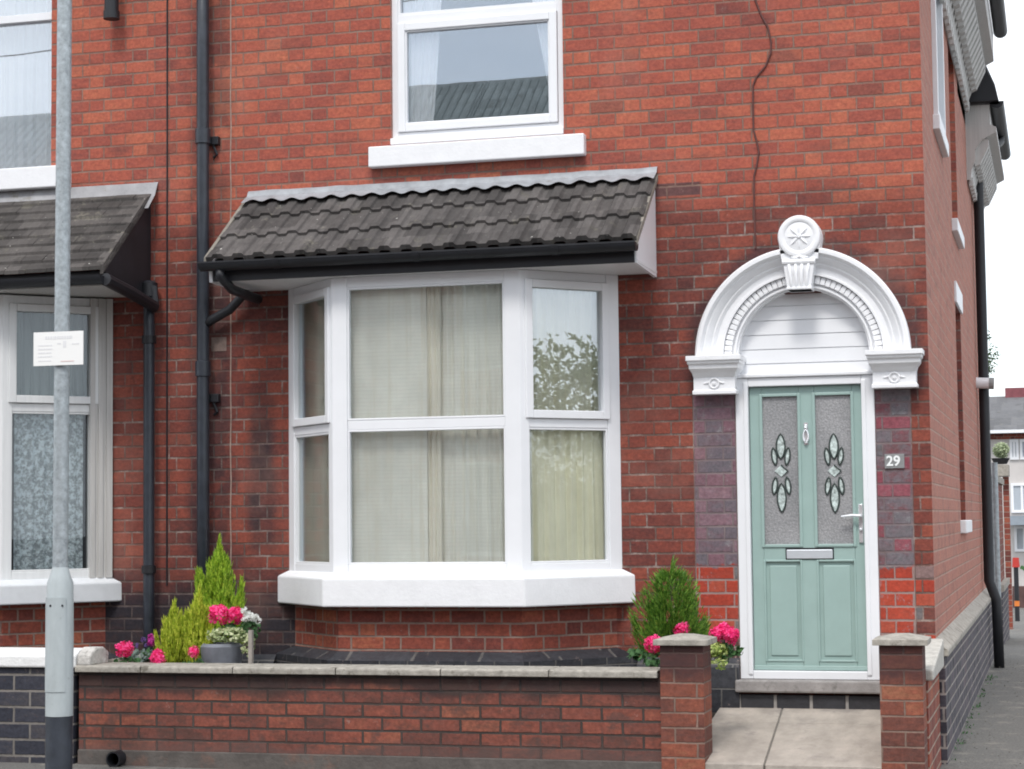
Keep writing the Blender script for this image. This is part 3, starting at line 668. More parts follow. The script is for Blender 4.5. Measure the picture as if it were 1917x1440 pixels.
# grey repair patches
m=MB(); m.box(FX(396,640,0),FX(424,640,0),-.003,.01,FZ(400,658,0),FZ(400,632,0)); m.build('repair_patch',simple('stained_mortar',(.20,.145,.125),.9,.4,14),house)
# ---------------------------------------------------------------- door
DR=.10  # recess of the frame
o=(0,0,0)
df=MB(); t=.085
dx0,dx1,dz0=DH[0],DH[1],DH[2]; dzt=FZ(1515,705,DR-.10)
df.box(dx0,dx0+t,-.012,DR,dz0,dzt); df.box(dx1-t,dx1,-.012,DR,dz0,dzt); df.box(dx0+t,dx1-t,-.012,DR,dzt-.058,dzt); df.box(dx0+t,dx1-t,-.012,DR,dz0,dz0+.055)
t2=.016
df.box(dx0+t-.03,dx0+t+.0,-.022,-.011,dz0+.03,dzt-.03); df.box(dx1-t-.0,dx1-t+.03,-.022,-.011,dz0+.03,dzt-.03)
dfo=df.build('door_frame',M_upvc,house,bevel=.006)
lx0,lx1,lz0,lz1=dx0+t+.003,dx1-t-.003,dz0+.058,dzt-.061
YD=.03
g1=[FX(1427,870,YD),FX(1497,870,YD)]; g2=[FX(1526,870,YD),FX(1597,870,YD)]
gz0,gz1=FZ(1510,1021,YD),FZ(1510,739,YD)
pz0_,pz1_=FZ(1510,1238,YD),FZ(1510,1049,YD)
m=MB()
xs=[lx0,g1[0],g1[1],g2[0],g2[1],lx1]
m.box(xs[0],xs[1],YD,YD+.045,lz0,lz1); m.box(xs[2],xs[3],YD,YD+.045,lz0,lz1); m.box(xs[4],xs[5],YD,YD+.045,lz0,lz1)
for a,b in ((xs[1],xs[2]),(xs[3],xs[4])):
    m.box(a,b,YD,YD+.045,gz1,lz1); m.box(a,b,YD,YD+.045,pz1_,gz0); m.box(a,b,YD,YD+.045,lz0,pz0_)
    m.box(a,b,YD+.014,YD+.03,pz0_,pz1_)
    m.box(a+.035,b-.035,YD+.006,YD+.016,pz0_+.035,pz1_-.035)
door=m.build('door',M_door,house,bevel=.005)
m=MB()
for a,b in ((xs[1],xs[2]),(xs[3],xs[4])):
    frame_mb(m,(0,0,0),AX,NO,a-.012,b+.012,gz0-.012,gz1+.012,.020,-YD-.0,-YD+.010)
    frame_mb(m,(0,0,0),AX,NO,a-.004,b+.004,pz0_-.004,pz1_+.004,.014,-YD-.01,-YD+.006)
m.build('moulding',M_door,door,bevel=.004)
m=MB(); m.box(lx0,lx1,YD-.012,YD-.001,lz0,lz0+.03); m.build('weather_bar',M_door,door,bevel=.004)
for gi,(a,b) in enumerate((g1,g2)):
    m=MB(); m.box(a,b,YD+.012,YD+.02,gz0,gz1); m.build('glass_panel',M_patglass,door)
    cx=(a+b)/2
    # leaded motif: lens shapes (dx, zc, half width, half height, tilt)
    W0=(b-a)
    k1=MB(); k2=MB()
    s=1/279.
    zc=FZ(1462 if gi==0 else 1560,882,YD)
    def lens(cx_,cz,hw,hh,tilt):
        P=[]
        for q in range(24):
            v=-1+2*(q/12) if q<12 else 1-2*((q-12)/12); sg_=1 if q<12 else -1
            x=hw*(1-v*v)**.85*sg_; z=hh*v
            P.append((cx_+x*math.cos(tilt)+z*math.sin(tilt),cz-x*math.sin(tilt)+z*math.cos(tilt)))
        k2.prism(P,(0,YD+.008,0),AX,(0,0,1),(0,1,0),0,.0045)
        k1.tube([(p[0],YD+.007,p[1]) for p in P]+[(P[0][0],YD+.007,P[0][1])],.0058,6,cap=False)
    for sg in (1,-1):
        lens(cx,zc+sg*(.165 if sg>0 else .178),.029,.085 if sg>0 else .098,0)
        for d in (-1,1): lens(cx+d*.044,zc+sg*.098,.0165,.060,d*sg*.13)
    P=[(cx,zc+.04),(cx+.045,zc),(cx,zc-.04),(cx-.045,zc)]
    k2.prism([(p[0],p[1]) for p in P],(0,YD+.006,0),AX,(0,0,1),(0,1,0),0,.005); k1.tube([(p[0],YD+.005,p[1]) for p in P]+[(P[0][0],YD+.005,P[0][1])],.006,6)
    k2.build('bevelled_glass',M_bevelglass,door,bevel=.002); k1.build('leading',M_leading,door,smooth=True)
# letterbox
m=MB(); lxa,lxb=FX(1473,1038,YD),FX(1559,1038,YD); lza,lzb=FZ(1515,1046,YD),FZ(1515,1029,YD)
m.box(lxa,lxb,YD-.012,YD-.001,lza,lzb); m.build('letterbox',M_steel,door,bevel=.004)
m=MB(); m.box(lxa-.008,lxb+.008,YD-.004,YD+.001,lza-.006,lzb+.012); m.build('letterbox_seal',M_black,door,bevel=.002)
# knocker
kx=FX(1509,815,YD); kz=FZ(1509,815,YD)
m=MB(); m.lathe([(.0,-.012),(.011,-.010),(.013,0)],(kx,YD-.012,kz+.055),axis='y',n=14)
m.tube([(kx+.0,YD-.012,kz+.07),(kx,YD-.02,kz+.045)],.010,10)
ring=[(kx+.020*math.sin(q)*(.8+.2*math.cos(q)),YD-.016,kz-.005-.040*math.cos(q)) for q in [2*math.pi*i/20 for i in range(21)]]
m.tube(ring,.006,8,cap=False); m.tube([(kx,YD-.018,kz-.052),(kx,YD-.018,kz-.036)],.010,10); m.box(kx-.013,kx+.013,YD-.006,YD-.001,kz-.065,kz+.085)
m.build('knocker',M_chrome,door,smooth='auto')
# handle
hx=FX(1612,980,YD); hz0,hz1=FZ(1610,1016,YD),FZ(1610,944,YD); hl=FZ(1600,966,YD)
m=MB(); m.box(hx-.014,hx+.014,YD-.014,YD-.001,hz0,hz1)
m.tube([(hx,YD-.01,hl),(hx,YD-.05,hl)],.011,10); m.tube([(hx+.004,YD-.05,hl),(hx-.05,YD-.052,hl+.004),(hx-.125,YD-.05,hl-.004)],[.011,.010,.008],10)
m.lathe([(0,-.02),(.009,-.018),(.012,0)],(hx,YD-.013,hl-.09),axis='y',n=12)
m.build('handle',M_chrome,door,smooth='auto',bevel=.003)
m=MB(); m.face([(dx0,.30,dz0),(dx1,.30,dz0),(dx1,.30,dzt),(dx0,.30,dzt)]); m.build('hall_screen',M_dark,house)
# ---------------------------------------------------------------- door surround
acx=(FX(1303,665,-.1)+FX(1705,660,-.1))/2; RO=(FX(1705,660,-.1)-FX(1303,665,-.1))/2
zi=FZ(1335,667,-.12)
ztopA=FZ(1505,465,-.1); 
zsc=(ztopA-zi)/RO
prof=[(.1,RO-.015),(-.02,RO+.0),(-.135,RO+.0),(-.150,RO-.012),(-.150,RO-.035),(-.135,RO-.045),(-.118,RO-.052),(-.118,RO-.062),(-.100,RO-.085),(-.082,RO-.098),(-.082,RO-.108),(-.070,RO-.122),(-.062,RO-.128),(-.062,RO-.165),(-.075,RO-.168),(-.075,RO-.18),(-.030,RO-.182),(-.030,RO-.245),(-.050,RO-.250),(-.050,RO-.262),(-.028,RO-.268),(-.028,RO-.275),(.10,RO-.275)]
m=MB(); m.lathe([(r,y) for y,r in prof][::-1],(acx,0,zi),axis='y',n=72,a0=0,a1=math.pi)
sur=m.build('door_surround',M_paintw,house,smooth='auto',merge=True)
RI=RO-.275
nd=43
for side_ in (0,1):
  m=MB()
  for k in range(nd):
    a=math.pi*(k+.5)/nd
    if abs(a-math.pi/2)<.17 or (a>math.pi/2)!=bool(side_): continue
    er=Vector((math.cos(a),0,math.sin(a))); et=Vector((-math.sin(a),0,math.cos(a)))
    m.obox((acx,0,zi),et,er,-.0165,.0165,RO-.235,RO-.183,-.058,-.028,c=(0,1,0))
  m.build('dentil_band',M_paintw,sur,bevel=.004)
m=MB(); bp=.097; zb0=dzt+.004; z=zb0; k=0
while z<zi+RI:
    z2=min(z+bp,zi+RI+.02)
    def half(zz): return math.sqrt(max(0,(RI+.03)**2-max(0,zz-zi)**2)) 
    h1=half(z) if z>zi else RI+.06; 
    h1=min(h1,(DH[1]-DH[0])/2+.03)
    m.prism([(.09,z),(.060,z),(.063,z2-.007),(.069,z2-.004),(.069,z2),(.09,z2)],(0,0,0),(0,1,0),(0,0,1),AX,acx-h1,acx+h1)
    z=z2; k+=1
m.build('cladding',M_upvc,sur)
m=MB(); m.box(DH[0]-.0,DH[1]+.0,-.03,.06,dzt+.001,dzt+.028); m.build('head_trim',M_upvc,sur,bevel=.006)
# keystone with scroll and medallion
kx=acx; kt=FZ(1500,492,-.2); kb=FZ(1500,541,-.2)
m=MB(); n0=len(m.v)
m.prism([(kx-.105,kt+.02),(kx+.105,kt+.02),(kx+.078,kb),(kx-.078,kb)],(0,0,0),AX,(0,0,1),(0,1,0),-.17,.02)
for d in (-.055,-.018,.018,.055):
    m.tube([(kx+d*1.2,-.165,kt),(kx+d*1.05,-.185,kt-.05),(kx+d*.95,-.178,kb+.06),(kx+d*.9,-.172,kb+.012)],.013,8)
m.box(kx-.085,kx+.085,-.185,-.02,kb,kb+.018)
m.tube([(kx-.11,-.165,kt+.012),(kx+.11,-.165,kt+.012)],.020,10)
m.build('keystone',M_paintw,sur,smooth='auto',bevel=.004)
mr=.142; mz=FZ(1496,443,-.15); mxx_=FX(1496,443,-.15)
m=MB(); m.lathe([(0,-.165),(.085,-.165),(.095,-.162),(.102,-.169),(.122,-.173),(.136,-.168),(mr,-.155),(mr,.0)][::-1],(mxx_,0,mz),axis='y',n=40)
m.prism([(mxx_-mr,mz),(mxx_+mr,mz),(mxx_+.12,kt+.03),(mxx_-.12,kt+.03)],(0,0,0),AX,(0,0,1),(0,1,0),-.150,-.0)
for k in range(8):
    a=2*math.pi*k/8; c=Vector((mxx_+.045*math.cos(a),-.166,mz+.045*math.sin(a))); d=Vector((math.cos(a),0,math.sin(a)))
    m.tube([c-d*.026,c,c+d*.03],[.004,.010,.004],8)
m.tube([(mxx_,-.16,mz),(mxx_,-.182,mz)],[.018,.010],12)
m.tube([(mxx_-.05,-.15,kt+.045),(mxx_-.02,-.17,kt+.035),(mxx_,-.165,kt+.05),(mxx_+.02,-.17,kt+.035),(mxx_+.05,-.15,kt+.045)],.012,8)
m.build('medallion',M_paintw,sur,smooth='auto')
def impost(x0,x1,zt,xb0,xb1,zb):
    xc=(x0+x1)/2
    m=MB(); H=zt-zb
    rows=[(1.0,zt,-.20),(1.0,zt-.032,-.20),(.955,zt-.036,-.188),(.95,zt-.050,-.185),(.90,zt-.062,-.170),(.89,zt-.085,-.165),(.80,zt-.110,-.135),(.765,zt-.135,-.115),(.76,zt-.14,-.108),(.76,zb+.030,-.108),(.80,zb+.024,-.122),(.80,zb,-.122)]
    hw=(x1-x0)/2; base=len(m.v)
    hb=(xb1-xb0)/2; xcb=(xb0+xb1)/2
    for s_,z,y in rows:
        w_=hw*s_; f=(s_-.76)/.24; xx=xc*f+xcb*(1-f)
        m.v+=[(xx-w_,.12,z),(xx-w_,y,z),(xx+w_,y,z),(xx+w_,.12,z)]
    for i in range(len(rows)-1):
        for k in range(3): a=i*4+k; m.f.append((a,a+4,a+5,a+1))
    m.f.append((0,1,2,3)); e=(len(rows)-1)*4; m.f.append((e+3,e+2,e+1,e))
    # relief
    zc=(zt-.14+zb+.03)/2; xr=xcb
    m.tube([(xr+.032*math.cos(q),-.112,zc+.032*math.sin(q)) for q in [2*math.pi*i/16 for i in range(17)]],.008,6,cap=False)
    m.tube([(xr-.07,-.108,zc),(xr-.03,-.115,zc+.008)],.007,6); m.tube([(xr+.07,-.108,zc),(xr+.03,-.115,zc+.008)],.007,6); m.tube([(xr,-.10,zc),(xr,-.122,zc)],.012,8)
    m.build('impost',M_paintw,sur,bevel=.003)
impost(FX(1283,670,-.2),FX(1386,668,-.2),zi+.0,FX(1298,720,-.1),FX(1377,720,-.1),FZ(1337,738,-.11))
impost(FX(1619,660,-.2),FX(1727,657,-.2),zi+.0,FX(1637,710,-.1),FX(1712,710,-.1),FZ(1675,726,-.11))
# number plaque
pn=empty('house_number_plate',(FX(1674,864,0),-.0,FZ(1674,864,0)),'grey slate plaque with white number 29 beside the green door','sign')
m=MB(); m.box(FX(1656,864,-.015),FX(1693,864,-.015),-.014,-.001,FZ(1674,877,-.015),FZ(1674,850,-.015)); m.build('plaque',M_slate,pn,bevel=.002)
tcv=bpy.data.curves.new('digits','FONT'); tcv.body='29'; tcv.size=.092; tcv.extrude=.002; tcv.offset=.0022; tcv.align_x='CENTER'; tcv.align_y='CENTER'
to=bpy.data.objects.new('tmp',tcv); sc.collection.objects.link(to); bpy.context.view_layer.update()
dm=bpy.data.meshes.new_from_object(to.evaluated_get(bpy.context.evaluated_depsgraph_get())); bpy.data.objects.remove(to)
dg=bpy.data.objects.new('digits',dm); sc.collection.objects.link(dg); dm.materials.clear(); dm.materials.append(M_digit)
dg.parent=pn; dg.rotation_euler=(R_(90),0,0); dg.location=(-.005,-.016,0)
# ---------------------------------------------------------------- side wall windows
def side_window(h,sill,lint=None):
    m=MB(); o=(XC,0,0); a=(0,1,0); n=(1,0,0); y0,y1,z0,z1=h
    frame_mb(m,o,a,n,y0,y1,z0,z1,.06,-.12,(.035 if h is w1 else -.05)); m.obox(o,a,n,y0+.06,y1-.06,-.12,-.05,(z0+z1)/2-.03,(z0+z1)/2+.03)
    wd=m.build('window',M_upvc,house,bevel=.004); pane(o,a,n,y0+.05,y1-.05,z0+.05,z1-.05,-.09,wd)
    m=MB(); m.box(XC-.10,XC+.05,y0-.10,y1+.10,z0-.11,z0-.002); m.build('sill',M_paintw,wd,bevel=.008)
    if lint:
        m=MB(); m.box(XC-.05,XC+.02,y0-.10,y1+.10,z1+.002,z1+.18); m.build('lintel',M_paintw,wd,bevel=.005)
for h in (w1,w2): side_window(h,1)
side_window(w3,1,1)
# vertical white trim seen on first side window edge
# ---------------------------------------------------------------- cornice on the side wall
def cornice(name,y0,y1,zb,out,mat=M_oldw):
    m=MB(); X=XC
    prof=[(0,zb),(.035,zb),(.05,zb+.10),(.09,zb+.20),(.09,zb+.30),(.16,zb+.40),(.30,zb+.47),(.30,zb+.52),(out,zb+.55),(out,zb+.75),(0,zb+.75)]
    m.prism([(X+p,q) for p,q in prof],(0,0,0),AX,(0,0,1),(0,1,0),y0,y1)
    c=m.build(name,mat,house)
    m=MB(); y=y0+.05
    while y<y1-.1:
        m.prism([(X+.02,zb-.06),(X+.055,zb-.05),(X+.06,zb+.03),(X+.02,zb+.03)],(0,0,0),AX,(0,0,1),(0,1,0),y,y+.10)
        m.prism([(X+.08,zb+.14),(X+.13,zb+.16),(X+.22,zb+.34),(X+.22,zb+.41),(X+.08,zb+.41)],(0,0,0),AX,(0,0,1),(0,1,0),y,y+.12)
        y+=.24
    m.build('corbels',mat,c)
    m=MB(); yy=[y0,y1+.05]; r=.07; b=len(m.v); N=10
    for y in yy:
        for k in range(N+1):
            a=math.pi+math.pi*k/N; m.v.append((X+out+.07+math.cos(a)*r,y,zb+.78+math.sin(a)*r))
    for k in range(N): m.f.append((k,k+1,N+2+k,N+1+k))
    m.f.append(tuple(range(N+1))); m.f.append(tuple(range(2*N+1,N,-1)))
    m.build('gutter',M_black,c); return c
cornice('cornice',0.02,6.8,5.62,.30)
# rear wing
m=MB(); sidewall(m,XC,DEP,9.6,-.2,5.75,[]); m.face([(XC,9.6,-.2),(-4,9.6,-.2),(-4,9.6,5.5),(XC,9.6,5.5)]); m.face([(XC-.28,DEP+.01,-.2),(XC-.28,DEP+.01,HT),(XC,DEP+.01,HT),(XC,DEP+.01,-.2)][::-1]) if False else None
m.build('rear_wing_wall',M_front,house)
m=MB(); m.box(-4,XC-.0,DEP,7.1,5.5,HT); m.build('rear_upper_wall',M_front,house)
c2=cornice('rear_cornice',7.0,10.0,4.95,.24)
m=MB(); m.prism([(-4.0,5.7),(XC+.34,5.7),(XC+.30,5.9),(XC+.20,6.15),(XC+.02,6.35),(-2.2,7.1)],(0,0,0),AX,(0,0,1),(0,1,0),7.0,10.2); m.build('rear_roof',M_slates,house)
m=MB(); m.prism([(XC+.0,5.72),(XC+.33,5.72),(XC+.28,5.9),(XC+.18,6.13),(XC+.0,6.34)],(0,0,0),AX,(0,0,1),(0,1,0),6.9,6.99); m.build('verge_board',M_black,house)
# side downpipe
yd=SY(1850,900,XC+.08)
m=MB(); yd=SY(1841,700,XC+.07)
gx=XC+.29
m.tube([(gx,yd+.5,5.75),(gx,yd+.5,5.62),(XC+.22,yd+.3,5.52),(XC+.08,yd,5.40),(XC+.07,yd,5.2),(XC+.07,yd,3),(XC+.07,yd,.9),(XC+.14,yd,.7),(XC+.15,yd,.0)],.055,12)
m.build('downpipe',M_black,house,smooth=True)
m=MB(); fy=8.0; m.tube([(XC-.02,fy,2.97),(XC+.13,fy,2.96)],.058,14); m.lathe([(.085,0),(.085,.02),(.06,.025)],(0,0,0)) if False else None
m.build('boiler_flue',M_upvc,house,smooth='auto')
m=MB(); m.tube([(XC+.13,fy,2.96),(XC+.18,fy,2.957)],.062,14); m.build('flue_terminal',simple('flue_grey',(.3,.31,.31),.6),house,smooth='auto')

# ================================================================ NEIGHBOUR HOUSE
nb=empty('terraced_house',(-9,0,0),'neighbouring red brick house at the left edge with dark tiled canopy over its bay','house')
NA,NB_,NC,ND=-9.15,-8.60,-7.255,-6.69
NUW=[-8.35,FX(96,200,0),FZ(50,318,0),6.2]
m=MB(); facade(m,-12,XP,-.2,HT,[NUW,[NA+.06,ND-.06,.95,3.30]]); m.build('wall',M_front,nb)
m=MB(); m.face([(-12,DEP,-.2),(XP,DEP,-.2),(XP,DEP,HT),(-12,DEP,HT)]); m.box(-12,XP-.02,.3,DEP,3.42,3.6); m.face([(XP-.02,.0,-.2),(XP-.02,DEP,-.2),(XP-.02,DEP,HT),(XP-.02,0.,HT)]); m.face([(-12,.3,0),(-12,DEP,0),(-12,DEP,HT),(-12,.3,HT)]); m.build('interior_wall',M_dark,nb)
m=MB(); m.prism([(-.35,HT-.02),(DEP/2,HT+2.2),(DEP+.35,HT-.02)],(0,0,0),(0,1,0),(0,0,1),(1,0,0),-12,XP-.002); m.build('roof',M_slates,nb)
m=MB(); o=(0,0,0); rec=.06; ztn=FZ(50,35,rec)
frame_mb(m,o,AX,NO,NUW[0],NUW[1],NUW[2],NUW[3],.022,-rec-.07,-rec); m.obox(o,AX,NO,NUW[0]+.02,NUW[1]-.02,-rec-.05,-rec+.02,ztn-.03,ztn+.03)
nw=m.build('window',M_upvc,nb,bevel=.004)
pane(o,AX,NO,NUW[0]+.02,NUW[1]-.02,NUW[2]+.02,ztn-.03,-rec-.03,nw); pane(o,AX,NO,NUW[0]+.02,NUW[1]-.02,ztn+.03,NUW[3]-.02,-rec-.03,nw)
m=MB(); m.box(-8.5,FX(124,330,-.08),-.08,.12,FZ(60,352,-.08),FZ(60,312,-.08)); m.build('sill',M_paintw,nw,bevel=.008)
TRm=TR; TR=FZ(80,762,-.3)
NS0=FZ(100,1131,-.45); NS1=FZ(100,1085,-.45)
nby=bay(nb,NA,NB_,NC,ND,BY,NS0,NS1,3.25,simple('old_white_upvc',(.70,.71,.71),.35,.06,4,stretch=(8,8,.6)),None,matsill=M_sill_nb,gls=(M_glass_nb,)*4)
TR=TRm
# wide reveal moulding at right end of the neighbour's bay
LDv=Vector((ND-NC,-BY,0)).normalized(); nrv=Vector((LDv.y,-LDv.x,0)); ldl=math.hypot(ND-NC,BY)
m=MB()
for a,b,n1 in ((-.165,-.13,.022),(-.13,-.105,.010),(-.105,-.07,.025),(-.07,-.045,.012),(-.045,-.0,.028)):
    m.obox((NC,BY,0),LDv,nrv,ldl+a,ldl+b,-.06,n1,NS1,3.25)
m.build('reveal_moulding',M_oldw,nby)
bay_base(nb,NA,NB_,NC,ND,BY,NS0+.01,.68,M_bay,M_splay)
m=MB(); m.prism([(.0,.1),(-.06,.1),(-.06,.60),(0,.66)],(0,0,0),(0,1,0),(0,0,1),(1,0,0),ND+.1,XP); m.build('wall_plinth',M_splay,nb)
# neighbour canopy: plain tiles
nL,nR,nY=-9.6,-6.345,-.74
nze=FZ(100,510,nY-.03); nzw=FZ(200,385,-.06)
nz2=FZ(295,345,0)
m=MB(); K=9
y0,y1=nY-.05,-.02
rng=random.Random(3)
for k in range(K):
    a=k/K; b_=(k+1.3)/K
    z_a=nze+(nz2-.06-nze)*a; z_b=nze+(nz2-.06-nze)*min(1.02,b_)-.02
    ya=y0+(y1-y0)*a; yb=y0+(y1-y0)*min(1.02,b_)
    x=nL-(.08 if k%2 else 0)
    while x<nR-.0:
        x2=min(x+.165,nR); 
        if x2-x<.03: break
        e=rng.uniform(-.003,.003)
        m.prism([(ya,z_a+e),(ya,z_a+.026+e),(yb,z_b+.020),(yb,z_b)],(0,0,0),(0,1,0),(0,0,1),(1,0,0),x+.0015,x2-.0015)
        x=x2
nc=m.build('canopy',M_tiles2,nb)
m=MB(); N=30
for i in range(N+1):
    x=nL+(nR+.03-nL)*i/N; m.v+=[(x,-.004,nz2+.015),(x,-.015,nz2),(x,-.06,nz2-.09),(x,-.17,nz2-.20+.006*math.sin(x*9))]
for i in range(N):
    for k in range(3): a=i*4+k; m.f.append((a,a+1,a+5,a+4))
m.build('flashing',M_lead2,nc,smooth='auto')
m=MB(); m.prism([(nY+.0,3.30),(-.002,3.27),(-.002,nz2-.05),(nY+.0,nze-.01)],(0,0,0),(0,1,0),(0,0,1),(1,0,0),nR-.05,nR-.03); m.build('gable_board',simple('black_board',(.018,.018,.022),.6,.3,5),nc)
m=MB(); m.prism([(nY-.06,nze-.03),(nY-.06,nze+.035),(-.10,nz2-.10),(-.10,nz2-.17)],(0,0,0),(0,1,0),(0,0,1),(1,0,0),nR-.03,nR-.006); m.build('verge_strip',M_tiles2,nc)
m=MB(); m.box(nL,nR-.03,nY,nY+.02,3.27,nze); m.build('fascia',M_black,nc)
m=MB(); gutter(m,nL,nR-.0,nY-.065,nze-.045,.062); 
zg=nze-.06
m.tube([(nR+.01,nY-.06,zg-.01),(nR+.02,-.45,zg-.06),(nR+.05,-.12,zg-.13),(FX(283,541,-.10),-.10,FZ(283,541,-.10)+.01)],.045,10)
m.build('gutter',M_black,nc,smooth='auto')
m=MB(); m.box(nL,nR-.03,nY+.0205,-.002,3.262,3.275); m.build('soffit',M_oldw,nc)
# neighbour downpipe
x1=FX(279,700,-.09)
m=MB(); m.tube([(x1,-.09,z) for z in (3.36,3,2,1,.3)],.040,14); ndp=m.build('downpipe',M_blackpaint,nb,smooth=True)
m=MB(); m.lathe([(.04,.08),(.062,.07),(.062,-.03),(.041,-.05)],(x1,-.09,FZ(283,548,-.09)),n=14); m.build('pipe_socket',M_black,ndp,smooth='auto')
for py in (636,1066):
    m=MB(); m.lathe([(.041,-.03),(.052,-.028),(.052,.028),(.041,.03)],(x1,-.09,FZ(278,py,-.09)),n=14)
    m.build('pipe_collar',M_black,ndp,smooth='auto')
m=MB(); m.tube([(FX(209,0,-.12),-.12,FZ(209,-80,-.12)),(FX(209,0,-.12),-.12,FZ(209,30,-.12))],.052,14); m.tube([(FX(209,0,-.12),-.12,FZ(209,22,-.12)),(FX(209,0,-.12),-.12,FZ(209,36,-.12))],.06,14); m.build('pipe_end',M_black,nb,smooth='auto')

# ================================================================ CURTAINS (hang inside the rooms)
def corr(name,mat,A,B,z0,z1,waves,amp,label,cat='curtain',top=None,group=None,parent=None,seed=0,ngap=None):
    """corrugated sheet between plan points A,B ; top: function t->(xshift)"""
    A=Vector((*A,0)); B=Vector((*B,0)); d=(B-A); n=Vector((d.y,-d.x,0)).normalized(); N=max(40,int(waves*14)); rg=random.Random(seed)
    phs=[rg.uniform(0,6.28) for _ in range(4)]
    m=MB(); rows=10
    for j in range(rows+1):
        z=z0+(z1-z0)*j/rows
        for i in range(N+1):
            t=i/N
            w_=math.sin(t*waves*2*math.pi+1.2*math.sin(t*5+phs[0]))+.45*math.sin(t*waves*3.7*math.pi+phs[1])
            tt=t
            if top: tt=top(t,j/rows)
            p=A+d*tt+n*(w_*amp*(.7+.3*math.sin(j*.7+t*9)))
            m.v.append((p.x,p.y,z))
    for j in range(rows):
        for i in range(N): a=j*(N+1)+i; m.f.append((a,a+1,a+N+2,a+N+1))
    o=m.build(name,mat,None,smooth=True)
    return tag(o,label,cat,group)
yc=BY+.105
corr('net_curtain',M_net,(BB-.04,yc),((BB+BC)/2-.02,yc),BZ0+.02,3.22,4,.006,'flat pale net curtain in the left half of the middle bay pane',seed=1)
corr('net_curtain',M_net,((BB+BC)/2-.05,yc+.04),(BC+.04,yc+.02),BZ0+.02,3.22,10,.014,'gathered pale net curtain in the right half of the middle bay pane',seed=2)
corr('drape',M_drape3,((BB+BC)/2-.07,yc+.015),((BB+BC)/2+.07,yc+.015),BZ0+.02,3.22,3.5,.012,'narrow cream curtain fold hanging down the centre of the bay window',seed=5)
corr('drape',M_drape,(BC-.06,BY+.09),(BD-.10,.03),BZ0+.02,3.22,9,.016,'cream curtain with deep folds behind the right angled side of the bay',seed=3)
corr('drape',M_drape2,(BA+.12,.04),(BB+.06,BY+.09),BZ0+.02,3.22,3,.03,'brownish gold curtain behind the narrow left side of the bay',seed=4)
corr('voile_curtain',M_netw,(UW[0]+.05,.12),(UW[0]+.40,.12),UW[2]+.05,6.2,5,.012,'white voile curtain at the left of the upstairs window above the bay',top=lambda t,h:t*(.62+.38*h**.8),seed=6)
corr('voile_curtain',M_netw,(UW[1]-.50,.12),(UW[1]-.02,.12),UW[2]+.05,6.2,4,.012,'white voile curtain at the right of the upstairs window above the bay',top=lambda t,h:1-(1-t)*(.12+.70*h),seed=7)
corr('net_curtain',M_netw,(NUW[0],.18),(NUW[1],.18),NUW[2]+.02,6.2,16,.014,'white pleated net curtain in the upstairs window at the left edge',seed=8)
dl=Vector((ND-NC,-BY,0)).normalized()
corr('net_curtain',M_nbnet,(NC+.02,BY+.14),(ND-.14,.0),TRn:=FZ(80,762,-.3)+.03,3.2,9,.013,'grey striped net curtain in the upper pane of the bay at the left edge',seed=9)
corr('lace_curtain',M_lace,(NC+.02,BY+.13),(ND-.20,-.06),NS1+.03,TRn-.04,6,.008,'patterned pale blue lace curtain in the lower pane at the left edge',seed=10)
corr('net_curtain',M_nbnet,(NB_+.05,BY+.14),(NC-.0,BY+.14),NS1+.03,3.2,12,.01,'grey net curtain across the middle pane of the left house bay',seed=12)

# ================================================================ GARDEN WALLS
gx0,gx1=FX(148,1300,YW),FX(1240,1300,YW)
zct=FZ(800,1252,YW-.045); zcb=FZ(800,1265,YW-.03)
gw=empty('garden_wall',((gx0+gx1)/2,YW,0),'low red brick garden wall with pale stone coping below the bay window','wall')
m=MB(); m.box(gx0,gx1,YW,YW+.22,FZ(600,1412,YW),zcb-.001); m.build('brickwork',M_garden,gw)
m=MB(); m.box(gx0-.0,gx1,YW-.02,YW+.24,-.1,FZ(600,1412,YW)-.001); m.build('footing',simple('concrete_footing',(.10,.088,.08),.9,.25,10,bump=.005,dirt=((.16,.10,.08),3,.55)),gw,bevel=.006)
m=MB(); x=gx0-.03; L0=[.34,.92,.40,.83,.93,.60,.7]
xs_=[FX(p,1250,YW) for p in (145,268,440,632,828,1030,1233)]
for a,b in zip(xs_[:-1],xs_[1:]): m.box(a+.003,b-.003,YW-.045,YW+.27,zcb,zct-.012)
for a,b in zip(xs_[:-1],xs_[1:]): m.prism([(YW-.045,zct-.012),(YW+.27,zct-.012),(YW+.25,zct),(YW-.03,zct)],(0,0,0),(0,1,0),(0,0,1),AX,a+.003,b-.003)
m.build('coping',M_stone,gw,bevel=.004)
